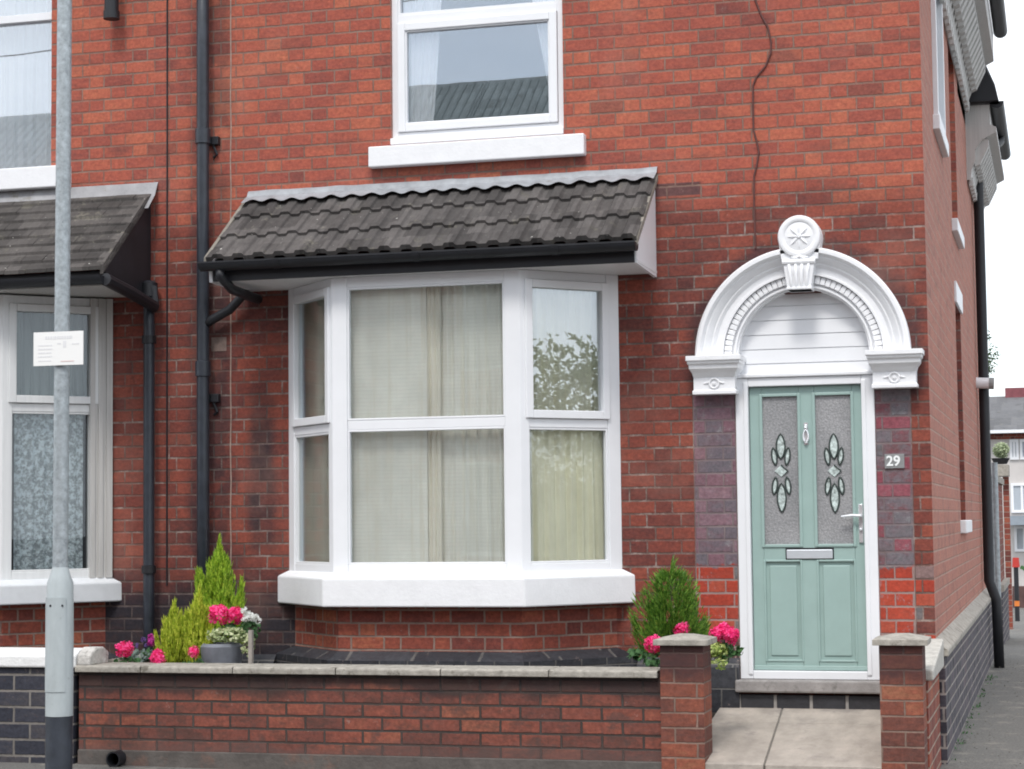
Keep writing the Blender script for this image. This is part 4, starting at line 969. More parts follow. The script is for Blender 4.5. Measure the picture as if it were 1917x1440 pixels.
# party return running back to the house at left end
pr=empty('party_wall',(gx0+.1,-.8,0),'short brick return wall with stone coping running back to the houses behind the lamp post','wall')
m=MB(); m.box(gx0+.0,gx0+.2,YW+.225,-.065,0,zcb-.002); m.build('brickwork',M_garden,pr)
m=MB(); m.prism([(gx0-.03,zcb),(gx0+.24,zcb),(gx0+.24,zct+.0),(gx0+.10,zct+.02),(gx0-.03,zct)],(0,0,0),AX,(0,0,1),(0,1,0),YW+.275,-.065); m.build('coping',M_stone,pr,bevel=.004)
def pillar(x0,x1,lab):
    y0,y1=YW-.03,YW+.24; zt=FZ((1278 if x0<-1.5 else 1690),1209,YW-.05)
    e=empty('gate_pillar',((x0+x1)/2,(y0+y1)/2,0),lab,'pillar','brick pillars either side of the path')
    m=MB(); m.box(x0,x1,y0,y1,0,zt); m.build('shaft',M_pillar,e)
    m=MB(); cx,cy=(x0+x1)/2,(y0+y1)/2; a=(x1-x0)/2+.035; b=(y1-y0)/2+.035
    m.box(cx-a,cx+a,cy-b,cy+b,zt+.001,zt+.035)
    n=len(m.v); m.v+=[(cx-a+.004,cy-b+.004,zt+.035),(cx+a-.004,cy-b+.004,zt+.035),(cx+a-.004,cy+b-.004,zt+.035),(cx-a+.004,cy+b-.004,zt+.035),(cx-.04,cy-.04,zt+.062),(cx+.04,cy-.04,zt+.062),(cx+.04,cy+.04,zt+.062),(cx-.04,cy+.04,zt+.062)]
    for k in range(4): m.f.append((n+k,n+(k+1)%4,n+4+(k+1)%4,n+4+k))
    m.f.append((n+4,n+5,n+6,n+7)); m.build('cap',M_stone,e,bevel=.003)
pillar(FX(1237,1330,YW-.03),FX(1318,1330,YW-.03),'brick gate pillar on the left of the path, joined to the garden wall')
pillar(FX(1648,1330,YW-.03),FX(1729,1330,YW-.03),'brick gate pillar on the right of the path, near the house corner')
rw=empty('return_wall',(XC-.1,-.7,0),'brick side wall with thick pale coping between right gate pillar and house corner','wall')
m=MB(); m.box(XC-.18,XC+.02,YW+.245,-.058,-.2,.62); m.build('brickwork',M_retw,rw)
m=MB(); 
m.prism([(YW+.245,.62),(-.083,.62),(-.083,.80),(-.25,.78),(YW+.245,.68)],(0,0,0),(0,1,0),(0,0,1),AX,XC-.20,XC+.055); m.build('coping',simple('rough_stone',(.46,.44,.40),.9,.2,16,bump=.008,bscale=40,dirt=((.2,.19,.16),12,.6)),rw,bevel=.01)
# path slabs (setting)
def ppt(px,py): 
    # intersect ray with sloped path plane
    P=(0,0,zp0); n=Vector((0,-(zp1-zp0)/YW,1)); return onpl(px,py,P,n)
xl,xr=gx1+.02,FX(1652,1400,YW)
m=MB()
def slab(c,th=.06):
    n=len(m.v); q=len(c); m.v+=[tuple(p) for p in c]+[(p[0],p[1],p[2]-th) for p in c]
    m.f.append(tuple(range(n,n+q)))
    for k in range(q): m.f.append((n+(k+1)%q,n+k,n+q+k,n+q+(k+1)%q))
jt=ppt(1466,1323); jm=ppt(1456,1353); jb=ppt(1431,1431)
yF=YW-.02; g_=.006
def pp(x,y): return (x,y,zp0+(zp1-zp0)*(y/YW))
PL,PR=FX(1319,1380,YW)-.06,FX(1649,1400,YW)+.03
PL0=PL
def jx(y): 
    t=(y-0)/(yF); return jt.x+(jb.x-jt.x)*t
ymid=jm.y
PB=gx1+.11
slab([pp(PB,ymid+g_),pp(jx(ymid)-g_,ymid+g_),pp(jx(0)-g_,-.03),pp(PB,-.03)])
slab([pp(jx(ymid)+g_,ymid+g_),pp(PR,ymid+g_),pp(PR,-.03),pp(jx(0)+g_,-.03)])
slab([pp(PL0,yF),pp(jx(yF)-g_,yF),pp(jx(ymid)-g_,ymid-g_),pp(PB,ymid-g_),pp(PB,YW+.25),pp(PL0,YW+.25)])
slab([pp(jx(yF)+g_,yF),pp(PR,yF),pp(PR,ymid-g_),pp(jx(ymid)+g_,ymid-g_)])
tag(m.build('path',M_slab,bevel=.004),kind='structure')
m=MB(); m.prism([(YW-.0,-.1),(-.04,-.1),(-.04,zp0-.010),(YW,zp1-.010)],(0,0,0),(0,1,0),(0,0,1),AX,PL0,PR); tag(m.build('path_base',simple('path_grout',(.17,.155,.135),.9,.2,20)),kind='structure')
# neighbour wall
nwl=empty('garden_wall',(-7.2,YW,0),'low dark blue brick garden wall with whitewashed coping at the left edge','wall')
nx1=FX(140,1330,YW)-.0
m=MB(); m.box(-12,nx1,YW-.02,YW+.2,-.1,FZ(60,1252,YW-.03)); m.build('brickwork',M_nbwall,nwl)
zA=FZ(60,1250,YW-.05); zB=FZ(60,1227,YW-.05); 
m=MB(); xe=FX(140,1240,YW-.05)+.0
m.prism([(YW-.05,zA),(YW+.25,zA),(YW+.25,zB),(YW+.18,zB+.035),(YW+.02,zB+.035),(YW-.05,zB)],(0,0,0),(0,1,0),(0,0,1),AX,-12,xe)
m.build('coping',M_nbcop,nwl,bevel=.012)
m=MB(); m.prism([(YW-.035,zA+.01),(YW+.23,zA+.01),(YW+.24,zB+.01),(YW+.17,zB+.045),(YW+.05,zB+.05),(YW-.03,zB)],(0,0,0),(0,1,0),(0,0,1),AX,xe+.002,xe+.10); m.build('end_coping',simple('weathered_end_stone',(.50,.48,.45),.9,.25,18,bump=.01,bscale=30,dirt=((.16,.15,.13),14,.55)),nwl,bevel=.015)
# drain pipe end poking out of the wall foot
m=MB(); a=FX(222,1412,YW-.03); zz=.095
m.lathe([(.050,-.0),(.050,.12),(.041,.12),(.041,0.0),(.050,-.0)],(a,YW-.11,zz),axis='y',n=20)
m.tube([(a,YW-.02,zz),(a,YW+.03,zz)],.041,14)
dpn=tag(m.build('drain_pipe',M_black,smooth='auto',merge=False),'short black plastic drain pipe end poking out at foot of garden wall','pipe')

# ================================================================ LAMP POST + SIGN
LY=-2.3; lx=FX(110,1430,LY)
tilt=(FX(125,0,LY)-lx)/(FZ(125,0,LY))
def LP(z): return (lx+tilt*z*.55+.0,LY,z)
lp=empty('lamp_post',(lx,LY,0),'galvanised grey street lamp post with black base at the left','lamp post')
def zpx(py): return FZ(112,py,LY)
m=MB(); m.tube([LP(zpx(1110)),LP(zpx(1070)),LP(zpx(1068)),LP(3),LP(4),LP(5),LP(7.5)],[.047,.047,.047,.0465,.046,.045,.042],20); pole=m.build('pole',M_galv,lp,smooth='auto')
m=MB(); rb=.083
m.tube([LP(zpx(1340)),LP(zpx(1190)),LP(zpx(1091)),LP(zpx(1078)),LP(zpx(1062))],[rb,rb,rb-.004,.062,.048],28); m.build('base_section',M_lampgrey,lp,smooth='auto')
m=MB(); m.tube([LP(-.05),LP(zpx(1341))],rb-.002,28); m.build('black_base',M_lampblack,lp,smooth='auto')
# access door: a curved plate proud of the base
m=MB(); z0,z1=zpx(1294),zpx(1118); N=26
for r in (rb+.004,):
    for z in (z0,z1):
        for k in range(N+1):
            a=R_(270-52)+R_(104)*k/N; p=LP(z); m.v.append((p[0]+r*math.cos(a),p[1]+r*math.sin(a),z))
for k in range(N): m.f.append((k,k+1,N+2+k,N+1+k))
acd=m.build('access_door',M_lampgrey,lp,smooth=False)
sm=acd.modifiers.new('s','SOLIDIFY'); sm.thickness=.004; sm.offset=-1
for dxp in (-.018,.052):
    m=MB(); p=LP(zpx(1133)); yy=-math.sqrt((rb+.004)**2-dxp**2); m.tube([(p[0]+dxp,LY+yy+.002,p[2]),(p[0]+dxp,LY+yy-.003,p[2])],.007,8)
    m.build('lock',M_black,lp)
sg=empty('street_sign',(lx,LY-.05,zpx(652)),'small white rectangular notice with faded print strapped to the lamp post','sign')
sx0,sx1=FX(63,652,LY-.06),FX(156,652,LY-.06); sz0_,sz1_=FZ(110,684,LY-.06),FZ(110,621,LY-.06)
m=MB(); m.box(sx0,sx1,LY-.062,LY-.058,sz0_,sz1_); m.build('panel',M_sign,sg)
rg=random.Random(5); W_=sx1-sx0; H_=sz1_-sz0_
m=MB()
def dash(u0,u1,v,h):
    x=u0
    while x<u1-.01:
        l=rg.uniform(.018,.045); m.box(sx0+W_*x,sx0+W_*min(x+l,u1),LY-.0632,LY-.0621,sz0_+H_*v,sz0_+H_*(v+h)); x+=l+rg.uniform(.006,.014)
dash(.24,.78,.78,.09); m.build('heading_print',M_signtxt,sg); m=MB()
for v in (.58,.47,.36,.25,.12): dash(.10,.38,v,.045)
m.build('print',M_signtxt,sg); 
for q_ in ((.48,.56,.62,.05),(.6,.66,.52,.2),(.78,.92,.6,.05)): m=MB(); dash(*q_); m.build('print',M_signtxt,sg)
m=MB(); m.box(sx0+W_*.55,sx0+W_*.82,LY-.0636,LY-.0633,sz0_+H_*.10,sz0_+H_*.13); m.build('red_print',M_signred,sg)
m=MB()
for v in (.25,.75): m.lathe([(.0475,0),(.0495,0),(.0495,.018),(.0475,.018)],(LP(sz0_+H_*v)[0],LY,sz0_+H_*v),n=20)
m.box(lx-.03,lx+.05,LY-.0575,LY-.046,sz0_+H_*.22,sz0_+H_*.82)
m.build('clamp',M_steel,sg)

# ================================================================ PLANTS
def sprays(m,n,cx,cy,z0,h,rad,rng,up=.8,size=.035,width=.008,shape=None,cover=1.0):
    for _ in range(n):
        t=rng.random()**1.2; a=rng.uniform(0,2*math.pi)
        R=(shape(t) if shape else (1-t))*rad*(1+.25*math.sin(a*3+t*7)+.12*math.sin(a*7+t*19)); rr=R*math.sqrt(rng.uniform(.25,1)) if rng.random()<.8 else R*rng.uniform(1,1.12)
        p=Vector((cx+rr*math.cos(a),cy+rr*math.sin(a),z0+h*t))
        d=Vector((math.cos(a)*(1-up)+rng.uniform(-.2,.2),math.sin(a)*(1-up)+rng.uniform(-.2,.2),up+rng.uniform(-.2,.2))).normalized()
        s=size*rng.uniform(.6,1.5); sd=d.cross(Vector((rng.uniform(-1,1),rng.uniform(-1,1),rng.uniform(-1,1)))).normalized()*width*rng.uniform(.7,1.4)
        m.face([p-sd*.4,p+d*s*.45-sd,p+d*s,p+d*s*.45+sd,p+sd*.4])
def conifer(px,pyTop,pyBase,Y,rad,lab,mat,group,n,up=.85,shape=None,size=.04,width=.007,seed=1,name='conifer',leaders=9,spread=.55,wild=1.):
    cx=FX(px,pyTop,Y); zt_=FZ(px,pyTop,Y); zb_=FZ(px,pyBase,Y); e=empty(name,(cx,Y,zb_),lab,'conifer',group); rng=random.Random(seed); H=zt_-zb_
    m=MB()
    sprays(m,int(n*.45),cx,Y,zb_,H*.86,rad*.86,rng,up,size,width,shape)
    for k in range(leaders):
        a=2*math.pi*k/leaders+rng.uniform(-.4,.4); q=rad*rng.uniform(.25,.8) if k else 0
        t0=rng.uniform(.0,.25); R=(shape(t0+.2))*rad
        bx_,by_=cx+q*math.cos(a),Y+q*math.sin(a); ht=H*(1.0 if k==0 else max(.35,(1-(q/rad)**1.15*spread*1.15)*rng.uniform(.84,1.0)))
        lr=rad*rng.uniform(.30,.45); lean=Vector((math.cos(a)*q*.25,math.sin(a)*q*.25,0))*wild
        for _ in range(int(n*.62/leaders)):
            t=rng.random()**.85; aa=rng.uniform(0,6.283); rr=lr*(1-t)**.7*math.sqrt(rng.uniform(.1,1))
            p=Vector((bx_,by_,zb_))+lean*t*2*wild+Vector((rr*math.cos(aa),rr*math.sin(aa),ht*t*.96))
            d=Vector((math.cos(a)*(1-up)*wild+rng.uniform(-.22,.22),math.sin(a)*(1-up)*wild+rng.uniform(-.22,.22),up)).normalized()
            s_=size*rng.uniform(.7,1.7); sd=d.cross(Vector((rng.uniform(-1,1),rng.uniform(-1,1),rng.uniform(-1,1)))).normalized()*width*rng.uniform(.6,1.2)
            m.face([p-sd*.4,p+d*s_*.45-sd,p+d*s_,p+d*s_*.45+sd,p+sd*.4])
    m.build('foliage',mat,e)
    m=MB(); m.tube([(cx,Y,zb_-.12),(cx,Y,zb_+H*.8)],[.014,.004],6); m.build('stem',M_bark,e)
    return e
egg=lambda t: (.35+1.2*t if t<.35 else 1.0*(1-(t-.35)/.65)**.75*.77)
fl=lambda t: min(1,.55+t*1.6)*(1-t)**.62
conifer(410,1008,1215,-.55,.205,'tall lime green conifer behind the garden wall below the downpipe',M_lime,'lime green conifers behind the wall',6500,.88,fl,.05,.006,1)
conifer(372,1105,1245,-.95,.125,'middle-height lime conifer just left of the grey planter',M_lime2,'lime green conifers behind the wall',2800,.9,fl,.05,.006,2)
conifer(325,1130,1245,-1.0,.10,'smallest yellow-green conifer, at the left of the three in the front bed',M_lime2,'lime green conifers behind the wall',2200,.9,fl,.05,.006,3)
egg2=lambda t: math.sqrt(max(0,1-((t-.30)/.72)**2)) if t>.0 else .6
conifer(1256,1052,1225,-.75,.215,'bushy green conifer between the bay window and the left gate pillar',M_dkgreen,None,4300,.62,egg2,.055,.005,4,name='conifer_bush',leaders=18,spread=.95,wild=.9)
def flowerhead(c,r,mat,parent,rng,n=60,name='flower_head'):
    m=MB(); c=Vector(c)
    for _ in range(n):
        d=Vector((rng.gauss(0,1),rng.gauss(0,1)-.3,rng.gauss(0,1)+.3)).normalized(); p=c+d*r*rng.uniform(.55,1)
        d=(d+Vector((rng.gauss(0,.35),rng.gauss(0,.35),rng.gauss(0,.35)))).normalized(); x=d.cross(Vector((rng.random(),rng.random(),rng.random()))).normalized(); y=d.cross(x); s=r*rng.uniform(.22,.46)
        for k in range(5):
            a=2*math.pi*k/5; e1=x*math.cos(a)+y*math.sin(a); e2=x*math.cos(a+.9)+y*math.sin(a+.9)
            m.face([p,p+e1*s+d*s*.15,p+(e1+e2)*s*.62+d*s*.22,p+e2*s+d*s*.15])
    return m.build(name,mat,parent)
def leaves(m,c,rx,ry,rz,n,s,rng,droop=0):
    for _ in range(n):
        d=Vector((rng.gauss(0,1),rng.gauss(0,1),rng.gauss(0,1))).normalized()*rng.uniform(.5,1)
        p=Vector(c)+Vector((d.x*rx,d.y*ry,d.z*rz)); nrm=Vector((rng.uniform(-1,1),rng.uniform(-1.2,.2),rng.uniform(.0,1.2))).normalized()
        x=nrm.cross(Vector((rng.random(),rng.random(),rng.random()))).normalized(); y=nrm.cross(x); q=s*rng.uniform(.6,1.3)
        pts=[p+(x*math.cos(a)+y*math.sin(a))*q*(1 if k%2 else .85)*(1-.25*(k==0)) for k,a in enumerate([2*math.pi*i/7 for i in range(7)])]
        m.face(pts)
def geranium(name,heads,Y,lab,seed,mat=M_pink,group='pink geraniums',base=None,lv=60,r=.055,zb_=.3):
    rng=random.Random(seed); P=[(FX(a,b,Y+dy),Y+dy,FZ(a,b,Y+dy)) for a,b,dy in heads]
    cx=sum(p[0] for p in P)/len(P); zb=min(p[2] for p in P)-.14
    e=empty(name,(cx,Y,zb),lab,'flower',group)
    for p in P: flowerhead(p,r*rng.uniform(.88,1.08),mat,e,rng)
    m=MB()
    for p in P: m.tube([(cx+(p[0]-cx)*.4,Y+.03,zb-.03),(p[0],p[1]+.01,p[2]-.03)],.004,5)
    m.build('stems',M_leaf,e)
    m=MB()
    for p in P: leaves(m,(cx+(p[0]-cx)*.7,Y+.03,p[2]-.10),.10,.07,.05,max(8,lv//len(P)),.022,rng)
    m.build('leaves',M_leaf,e); return e
geranium('geranium',[(233,1216,0)],-1.18,'single pink geranium head at the far left above the wall coping',11)
geranium('geranium',[(295,1232,0)],-1.20,'low pink geranium head just over the coping in front of the smallest conifer',12)
geranium('geranium',[(362,1221,0)],-1.20,'pink geranium head in front of the lime conifers',13,r=.040)
geranium('geranium',[(287,1199,0)],-1.0,'magenta bloom behind the others beside the smallest conifer',14,mat=M_mag,r=.045)
# purple bedding
rng=random.Random(21); e=empty('bedding_plant',(FX(270,1215,-.95),-.95,.5),'small grey-leaved purple bedding plant at the left end of the bed','plant')
m=MB(); leaves(m,(FX(262,1225,-1.0),-1.0,FZ(262,1228,-1.0)),.14,.08,.045,130,.016,rng); m.build('leaves',leafmat('grey_leaf',[(.2,(.10,.16,.12)),(.8,(.28,.34,.32))]),e)
for (a,b) in ((268,1198),(256,1209),(275,1208)): flowerhead((FX(a,b,-.95),-.95,FZ(a,b,-.95)),.02,M_purp,e,rng,14)
# planter with mixed flowers
py_=-1.0; pcx=FX(415,1225,py_); 
pl_=empty('planter',(pcx,py_,.3),'round dark grey ribbed planter behind the garden wall','planter')
zrim=FZ(420,1204,py_); m=MB(); Rr=.135
prof=[(.09,.3),(.115,zrim-.22),(Rr,zrim-.05),(Rr+.004,zrim-.02),(Rr-.015,zrim),(Rr-.03,zrim-.01),(Rr-.03,zrim-.05),(0,zrim-.05)]
m.lathe(prof,(pcx,py_,0),n=48); 
for i,v in enumerate(m.v):
    k=i//len(prof); 
    if i%len(prof) in (1,2): s=1+.025*(1 if k%2 else -1); m.v[i]=(pcx+(v[0]-pcx)*s,py_+(v[1]-py_)*s,v[2])
m.build('pot',M_terr,pl_,smooth='auto')
m=MB(); m.lathe([(0,zrim-.03),(Rr-.03,zrim-.03)][::-1],(pcx,py_,0),n=24); m.build('compost',M_soil,pl_)
geranium('geranium',[(410,1152,0),(441,1152,.02)],py_,'pair of bright pink geranium heads in the grey planter',15,r=.062,lv=70)
e=empty('daisy_plant',(FX(470,1160,py_),py_,zrim),'white flowers with dark centres at the right of the planter','flower')
rng=random.Random(31)
for (a,b) in ((463,1143),(478,1155),(487,1158),(466,1156),(472,1150)): flowerhead((FX(a,b,py_),py_-.05,FZ(a,b,py_)),.030,M_wpet,e,rng,26)
m=MB(); leaves(m,(FX(468,1178,py_),py_,FZ(468,1178,py_)),.07,.05,.07,110,.016,rng); m.build('leaves',M_leaf,e)
e=empty('trailing_plant',(FX(430,1190,py_),py_,zrim),'cream variegated trailing plant spilling over the planter rim','plant')
m=MB(); leaves(m,(FX(430,1188,py_),py_-.05,FZ(430,1188,py_)),.15,.08,.05,330,.013,rng); leaves(m,(FX(470,1205,py_),py_-.05,FZ(470,1208,py_)),.05,.04,.08,90,.012,rng); m.build('leaves',M_vari,e)
m=MB(); xx=FX(470,1220,-1.1); m.box(xx-.012,xx+.014,-1.12,-1.09,.3,FZ(470,1180,-1.1)); tag(m.build('timber_stake',simple('grey_timber',(.30,.27,.24),.8,.2,10)),'weathered timber stake standing behind the coping right of the planter','stake')
# right hand group in front of conifer bush
geranium('geranium',[(1223,1207,0)],-1.1,'pink geranium head peeping past the left edge of the left gate pillar',16,r=.06)
geranium('geranium',[(1281,1178,0),(1272,1184,.0)],-.9,'pink geranium head above the cap of the left gate pillar',17,r=.045)
geranium('geranium',[(1341,1189,0),(1368,1189,-.02),(1356,1183,.03)],-1.0,'cluster of pink geranium heads right of the left gate pillar beside the door',18,r=.05,lv=80)
rng=random.Random(41); tx=FX(1342,1215,-1.0); tz=FZ(1342,1218,-1.0)
e=empty('trailing_plant',(tx,-1.0,tz),'lime variegated trailing plant beside the path right of the left gate pillar','plant')
m=MB(); leaves(m,(tx-.02,-1.0,tz+.01),.09,.07,.05,260,.015,rng); leaves(m,(tx+.02,-1.02,tz-.07),.06,.05,.05,70,.011,rng); m.build('leaves',leafmat('lime_vari',[(.2,(.15,.25,.05)),(.5,(.45,.55,.15)),(.85,(.75,.8,.4))]),e)
pt=empty('flower_pot',(FX(1335,1240,-.98),-.95,zp0),'dark pot hidden behind the left gate pillar holding pink flowers','pot')
m=MB(); m.lathe([(.09,.3),(.115,tz-.05),(.12,tz-.02),(.10,tz-.02),(0,tz-.04)],(FX(1283,1240,-.95),-.95,0),n=28); m.build('pot',M_black,pt,smooth='auto')
rng=random.Random(51); e=empty('bedding_plant',(FX(1190,1225,-.8),-.8,.5),'small green leafy plant at the right end of the bed under the conifer bush','plant')
m=MB(); leaves(m,(FX(1195,1222,-.8),-.8,FZ(1195,1224,-.8)),.09,.06,.03,60,.02,rng); m.build('leaves',M_leaf,e)

# ================================================================ SIDE STREET / BACKGROUND
# slim light grey pole beside the black downpipe
m=MB(); yv=10.4; xv=FX(1868,1100,yv); m.tube([(xv,yv,-.1),(xv,yv,FZ(1862,866,yv))],.035,12); tag(m.build('gate_post',M_galv,smooth='auto'),'slim light grey metal post beside the black downpipe on the side wall','post')
yw_=empty('yard_wall',(XC,15,0),'brick yard wall with stone cap behind the house','wall')
m=MB(); m.box(XC-.25,XC+.03,12.6,15.6,-.4,2.0); m.box(XC-.30,XC+.05,12.6,12.9,-.4,2.1); m.build('brickwork',M_yard,yw_)
m=MB(); m.box(XC-.28,XC+.06,12.6,15.6,2.0,2.08); m.build('coping',M_stone,yw_)
m=MB(); m.box(XC-.15,XC+.075,12.6,15.6,-.4,.62); m.build('plinth',M_plinth,yw_)
m=MB(); m.box(XC-.15,XC+.10,12.6,15.6,.62,.70); m.build('plinth_coping',M_stone,yw_)
yp=20.0; gp=empty('gate_pier',(-.9,yp,0),'tall narrow brick gate pier with wide stone slab on top, beyond the yard wall','pillar')
x0,x1=FX(1880,1000,yp),FX(1891,1000,yp)
m=MB(); m.box(x0,x1,yp,yp+.3,-.6,FZ(1885,893,yp)); m.build('shaft',M_yard,gp)
m=MB(); m.box(FX(1857,880,yp),FX(1889,880,yp),yp-.2,yp+.4,FZ(1885,892,yp),FZ(1885,870,yp)); m.build('cap',M_stone,gp,bevel=.01)
rng=random.Random(61); e=empty('potted_shrub',(FX(1873,850,yp),yp,FZ(1873,868,yp)),'pale green shrub in a dark planter on top of the far gate pier','plant')
m=MB(); leaves(m,(FX(1874,842,yp),yp,FZ(1874,843,yp)),.14,.12,.13,420,.022,rng); m.build('leaves',leafmat('pale_shrub',[(.2,(.12,.18,.08)),(.6,(.42,.48,.3)),(.9,(.65,.68,.5))]),e)
m=MB(); m.lathe([(.10,FZ(1873,869,yp)),(.15,FZ(1873,858,yp)),(0,FZ(1873,858,yp))],(FX(1873,860,yp),yp,0),n=20); m.build('pot',M_black,e)
# far houses
yh=42.
def X_(p,q=800): return FX(p,q,yh)
def Z_(q,p=1890): return FZ(p,q,yh)
fh=empty('brick_house',(0,yh,-.6),'distant house with grey roof and white windows at the end of the side street','house')
m=MB(); m.box(X_(1700),6.,yh,yh+7,-.8,Z_(812)); m.build('wall',simple('pale_wall',(.55,.52,.50),.8,.08,2),fh)
m=MB(); m.prism([(yh-.4,Z_(806)),(yh+4.0,Z_(750)+.35),(yh+8,Z_(806))],(0,0,0),(0,1,0),(0,0,1),AX,X_(1700),6.3); m.build('roof',M_slates,fh)
m=MB(); m.box(X_(1700),6.3,yh-.5,yh-.4,Z_(812),Z_(806)); m.build('fascia',M_upvc,fh)
m=MB(); m.box(X_(1700),6,yh-.06,yh-.001,Z_(822),Z_(812.5)); m.build('brick_band',M_yard,fh)
m=MB(); m.box(FX(1882,740,yh+4),FX(1960,740,yh+4),yh+3.8,yh+4.6,Z_(760),FZ(1890,727,yh+4)); m.build('chimney',simple('maroon_brick',(.20,.06,.07),.8,.2,8),fh)
for (a,b,c,d) in ((1889,1906,861,823),(1908,1930,861,823),(1889,1930,960,905),(1893,1930,1033,985)):
    m=MB(); o2=(0,yh,0); frame_mb(m,o2,AX,NO,X_(a),X_(b),Z_(c),Z_(d),.07,0,.06); m.obox(o2,AX,NO,(X_(a)+X_(b))/2-.03,(X_(a)+X_(b))/2+.03,0,.05,Z_(c)+.07,Z_(d)-.07)
    wd=m.build('window',M_upvc,fh); m=MB(); m.box(X_(a)+.06,X_(b)-.06,yh-.02,yh-.005,Z_(c)+.06,Z_(d)-.06); m.build('pane',simple('far_glass',(.42,.46,.5),.15,.1,3),wd)
m=MB(); m.box(X_(1885),6,yh-.9,yh-.07,Z_(983),Z_(966)); m.build('porch_roof',simple('blue_grey',(.26,.30,.34),.6,.1,4),fh)
ya=34.
m=MB(); m.box(FX(1894,1060,ya),6,ya,ya+.3,-.7,FZ(1900,1098,ya)); tag(m.build('low_wall',simple('dark_brick_low',(.09,.05,.045),.9,.3,5),None),'low dark brick wall in front of the distant house','wall')
m=MB(); rng=random.Random(71); leaves(m,(.6,ya+.6,FZ(1900,1068,ya)),1.6,.3,.25,900,.06,rng); tag(m.build('hedge',M_leaf),'small green hedge above the low wall in front of the distant house','hedge')
yb=26.; bx=FX(1903,1100,yb); e=empty('bollard',(bx,yb,-.4),'dark bollard with a red top and orange band on the side street','bollard')
m=MB(); m.tube([(bx,yb,-.6),(bx,yb,FZ(1903,1062,yb))],.045,12); m.build('post',M_black,e)
m=MB(); m.tube([(bx,yb,FZ(1903,1062,yb)),(bx,yb,FZ(1903,1044,yb))],[.075,.06],12); m.build('top',M_redstreak,e)
m=MB(); m.tube([(bx,yb,FZ(1903,1135,yb)),(bx,yb,FZ(1903,1125,yb))],.048,12); m.build('band',simple('orange_band',(.7,.2,.03),.5),e)
# tree
def tree(px,py,Y,R,lab,seed,H=None,z=None,x=None,n=5000,ls=.09,group=None,mat=None):
    rng=random.Random(seed); cx=FX(px,py,Y) if x is None else x; cz=FZ(px,py,Y) if z is None else z
    e=empty('tree',(cx,Y,0),lab,'tree',group)
    m=MB(); m.tube([(cx,Y,-.6),(cx+.1,Y,cz*.5),(cx,Y,cz)],[R*.09,R*.06,R*.03],8); bl=[]
    for k in range(16):
        a=rng.uniform(0,6.28); q=rng.uniform(.35,.95)*R; c=Vector((cx+q*math.cos(a),Y+q*math.sin(a)*.8,cz+rng.uniform(-.7,.8)*R)); bl.append((c,R*rng.uniform(.2,.42)))
        m.tube([(cx,Y,cz-R*.5),((cx+c.x)/2,(Y+c.y)/2,c.z-.15*R),c],[R*.03,R*.02,R*.006],5)
    m.build('trunk',M_bark,e); m=MB()
    for _ in range(n):
        c,r=rng.choice(bl); d=Vector((rng.gauss(0,1),rng.gauss(0,1),rng.gauss(0,1))).normalized()*r*rng.uniform(.4,1.05); p=c+d
        x_=Vector((rng.gauss(0,1),rng.gauss(0,1),rng.gauss(0,1))).normalized(); y_=x_.cross(Vector((rng.random(),rng.random(),rng.random()))).normalized(); s=ls*rng.uniform(.6,1.4)
        m.face([p,p+x_*s+y_*s*.4,p+x_*s*1.6,p+x_*s-y_*s*.4])
    m.build('crown',mat or M_tree,e)
tree(1838,665,36,.78,'distant airy tree above the grey roof at the right edge',81,n=1500,ls=.05)
rng=random.Random(77); m=MB()
def weed(x,y,z,k,s_=.03):
    for _ in range(k):
        a=rng.uniform(0,6.28); d=Vector((math.cos(a)*.6,math.sin(a)*.6,rng.uniform(.3,1))).normalized(); p=Vector((x+rng.gauss(0,.02),y+rng.gauss(0,.012),z)); q=s_*rng.uniform(.5,1.3)
        sd=d.cross(Vector((0,0,1))).normalized()*q*.22; m.face([p,p+d*q*.5-sd,p+d*q,p+d*q*.5+sd])
for _ in range(26): weed(XC+.075+abs(rng.gauss(0,.015)),rng.uniform(.0,7),.0,rng.randint(3,9),.03)
for _ in range(14): weed(rng.uniform(gx0-1.2,gx0+.8),YW-.03-abs(rng.gauss(0,.02)),.03,rng.randint(2,7),.022)
tag(m.build('weeds',M_leaf),'sparse small weeds growing along the foot of the walls','weeds',kind='stuff')
m=MB()
def grit(x,y,z,s_):
    pts=[Vector((rng.uniform(-1,1),rng.uniform(-1,1),rng.uniform(0,1)))*s_+Vector((x,y,z)) for _ in range(4)]
    for t_ in ((0,1,2),(0,2,3),(0,3,1),(1,3,2)): m.face([pts[i] for i in t_])
for _ in range(420): grit(rng.uniform(-8,-4.3),YW-.05-abs(rng.gauss(0,.12)),.035,rng.uniform(.004,.011))
for _ in range(260): grit(lx+rng.gauss(.05,.22),LY+rng.gauss(.02,.12),.045,rng.uniform(.004,.012))
for _ in range(500): grit(XC+.08+abs(rng.gauss(0,.25)),rng.uniform(-.2,9),.003,rng.uniform(.004,.012))
tag(m.build('grit',simple('grit_stones',(.22,.20,.17),.9,.5,40)),'loose grit scattered over the pavement beside the walls','grit',kind='stuff')
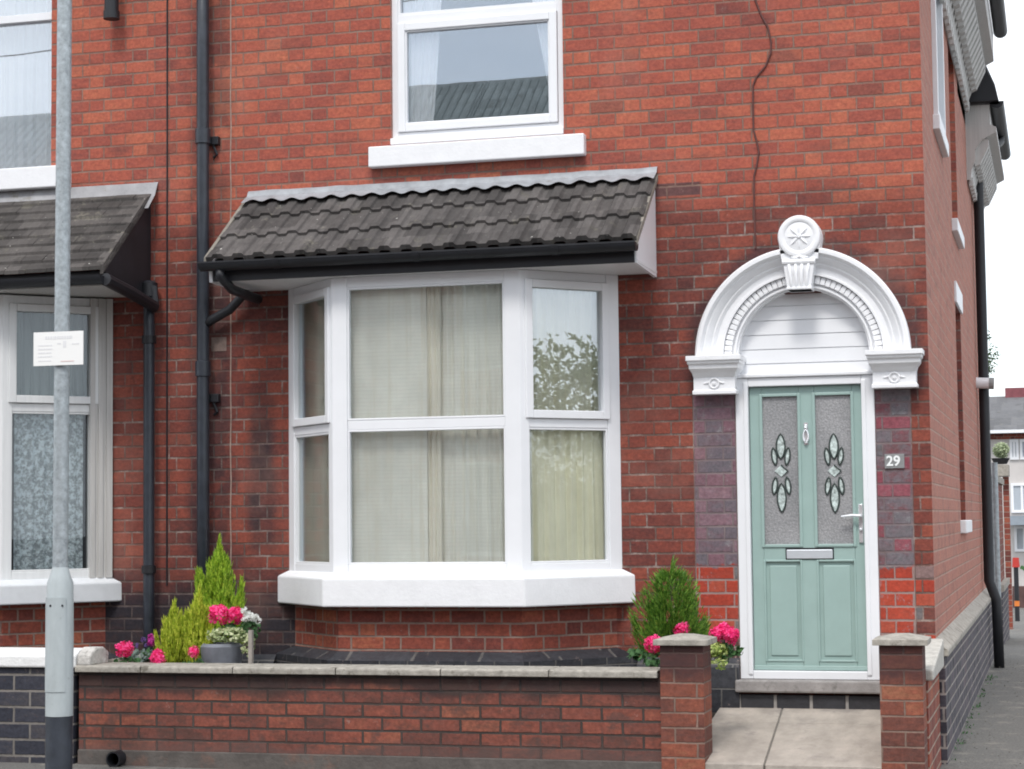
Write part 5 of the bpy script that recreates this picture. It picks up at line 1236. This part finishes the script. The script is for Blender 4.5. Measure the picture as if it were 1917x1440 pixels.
# ================================================================ OPPOSITE SIDE OF THE STREET (seen in the window glass)
M_ribs=simple('ribbed_roof_sheet',(.22,.25,.245),.8,.3,4)
def opp(x0,x1,lab,seed):
    Yf=-17.3; e=empty('brick_house',((x0+x1)/2,Yf,0),lab,'house','terraced houses across the road')
    m=MB(); m.box(x0,x1,-26,Yf,-.1,6.2); m.build('wall',M_yard,e)
    m=MB(); m.prism([(Yf+.25,6.15),(-21.6,9.75),(-26.2,6.15)],(0,0,0),(0,1,0),(0,0,1),AX,x0,x1)
    m.build('roof',tilemat('opposite_roof_%d'%seed,(.30,.33,.32),.3,.22),e)
    m=MB()
    k=x0
    while k<x1: m.prism([(Yf+.27,6.17),(-21.5,9.69),(-21.5,9.63),(Yf+.27,6.14)],(0,0,0),(0,1,0),(0,0,1),AX,k,k+.05); k+=.16
    m.build('roof_ribs',M_ribs,e)
    for cx in (x0+1.6,x1-1.6):
        for z in (1.0,3.9):
            m=MB(); frame_mb(m,(0,Yf,0),AX,(0,1,0),cx-.5,cx+.5,z,z+1.5,.05,.001,.04); f=m.build('window',M_oldw,e); m=MB(); m.box(cx-.45,cx+.45,Yf+.003,Yf+.02,z+.05,z+1.45); m.build('pane',M_dark,f)
    m=MB(); m.box((x0+x1)/2-.45,(x0+x1)/2+.45,Yf+.001,Yf+.06,0,2.1); m.build('door',M_door if seed%2 else M_black,e)
for i,(a,b) in enumerate(((-24,-17.02),(-17,-10.02),(-10,-3.02),(-3,4))): opp(a,b,'red brick house with ribbed grey roof across the road, %s'%['leftmost','second from the left','third from the left','rightmost'][i],i)
tree(0,0,-3.4,4.2,'broad leafy street tree to the right of the house, mirrored in the bay glass',91,x=18.5,z=.35,n=52000,ls=.085,mat=leafmat('hazed_tree_foliage',[(.2,(.10,.14,.06)),(.6,(.19,.24,.12)),(.9,(.30,.34,.2))]))  # leaf colour lightened to carry the haze of its reflection
# overhead line
m=MB(); P=[Vector((-30,-14,8.6)),Vector((10,-10,9.6))]; m.tube([P[0].lerp(P[1],t/16)-Vector((0,0,1.6*4*(t/16)*(1-t/16)*.3)) for t in range(17)],.012,5); tag(m.build('overhead_wire',M_black),'thin overhead wire crossing the street in front of the houses','wire')
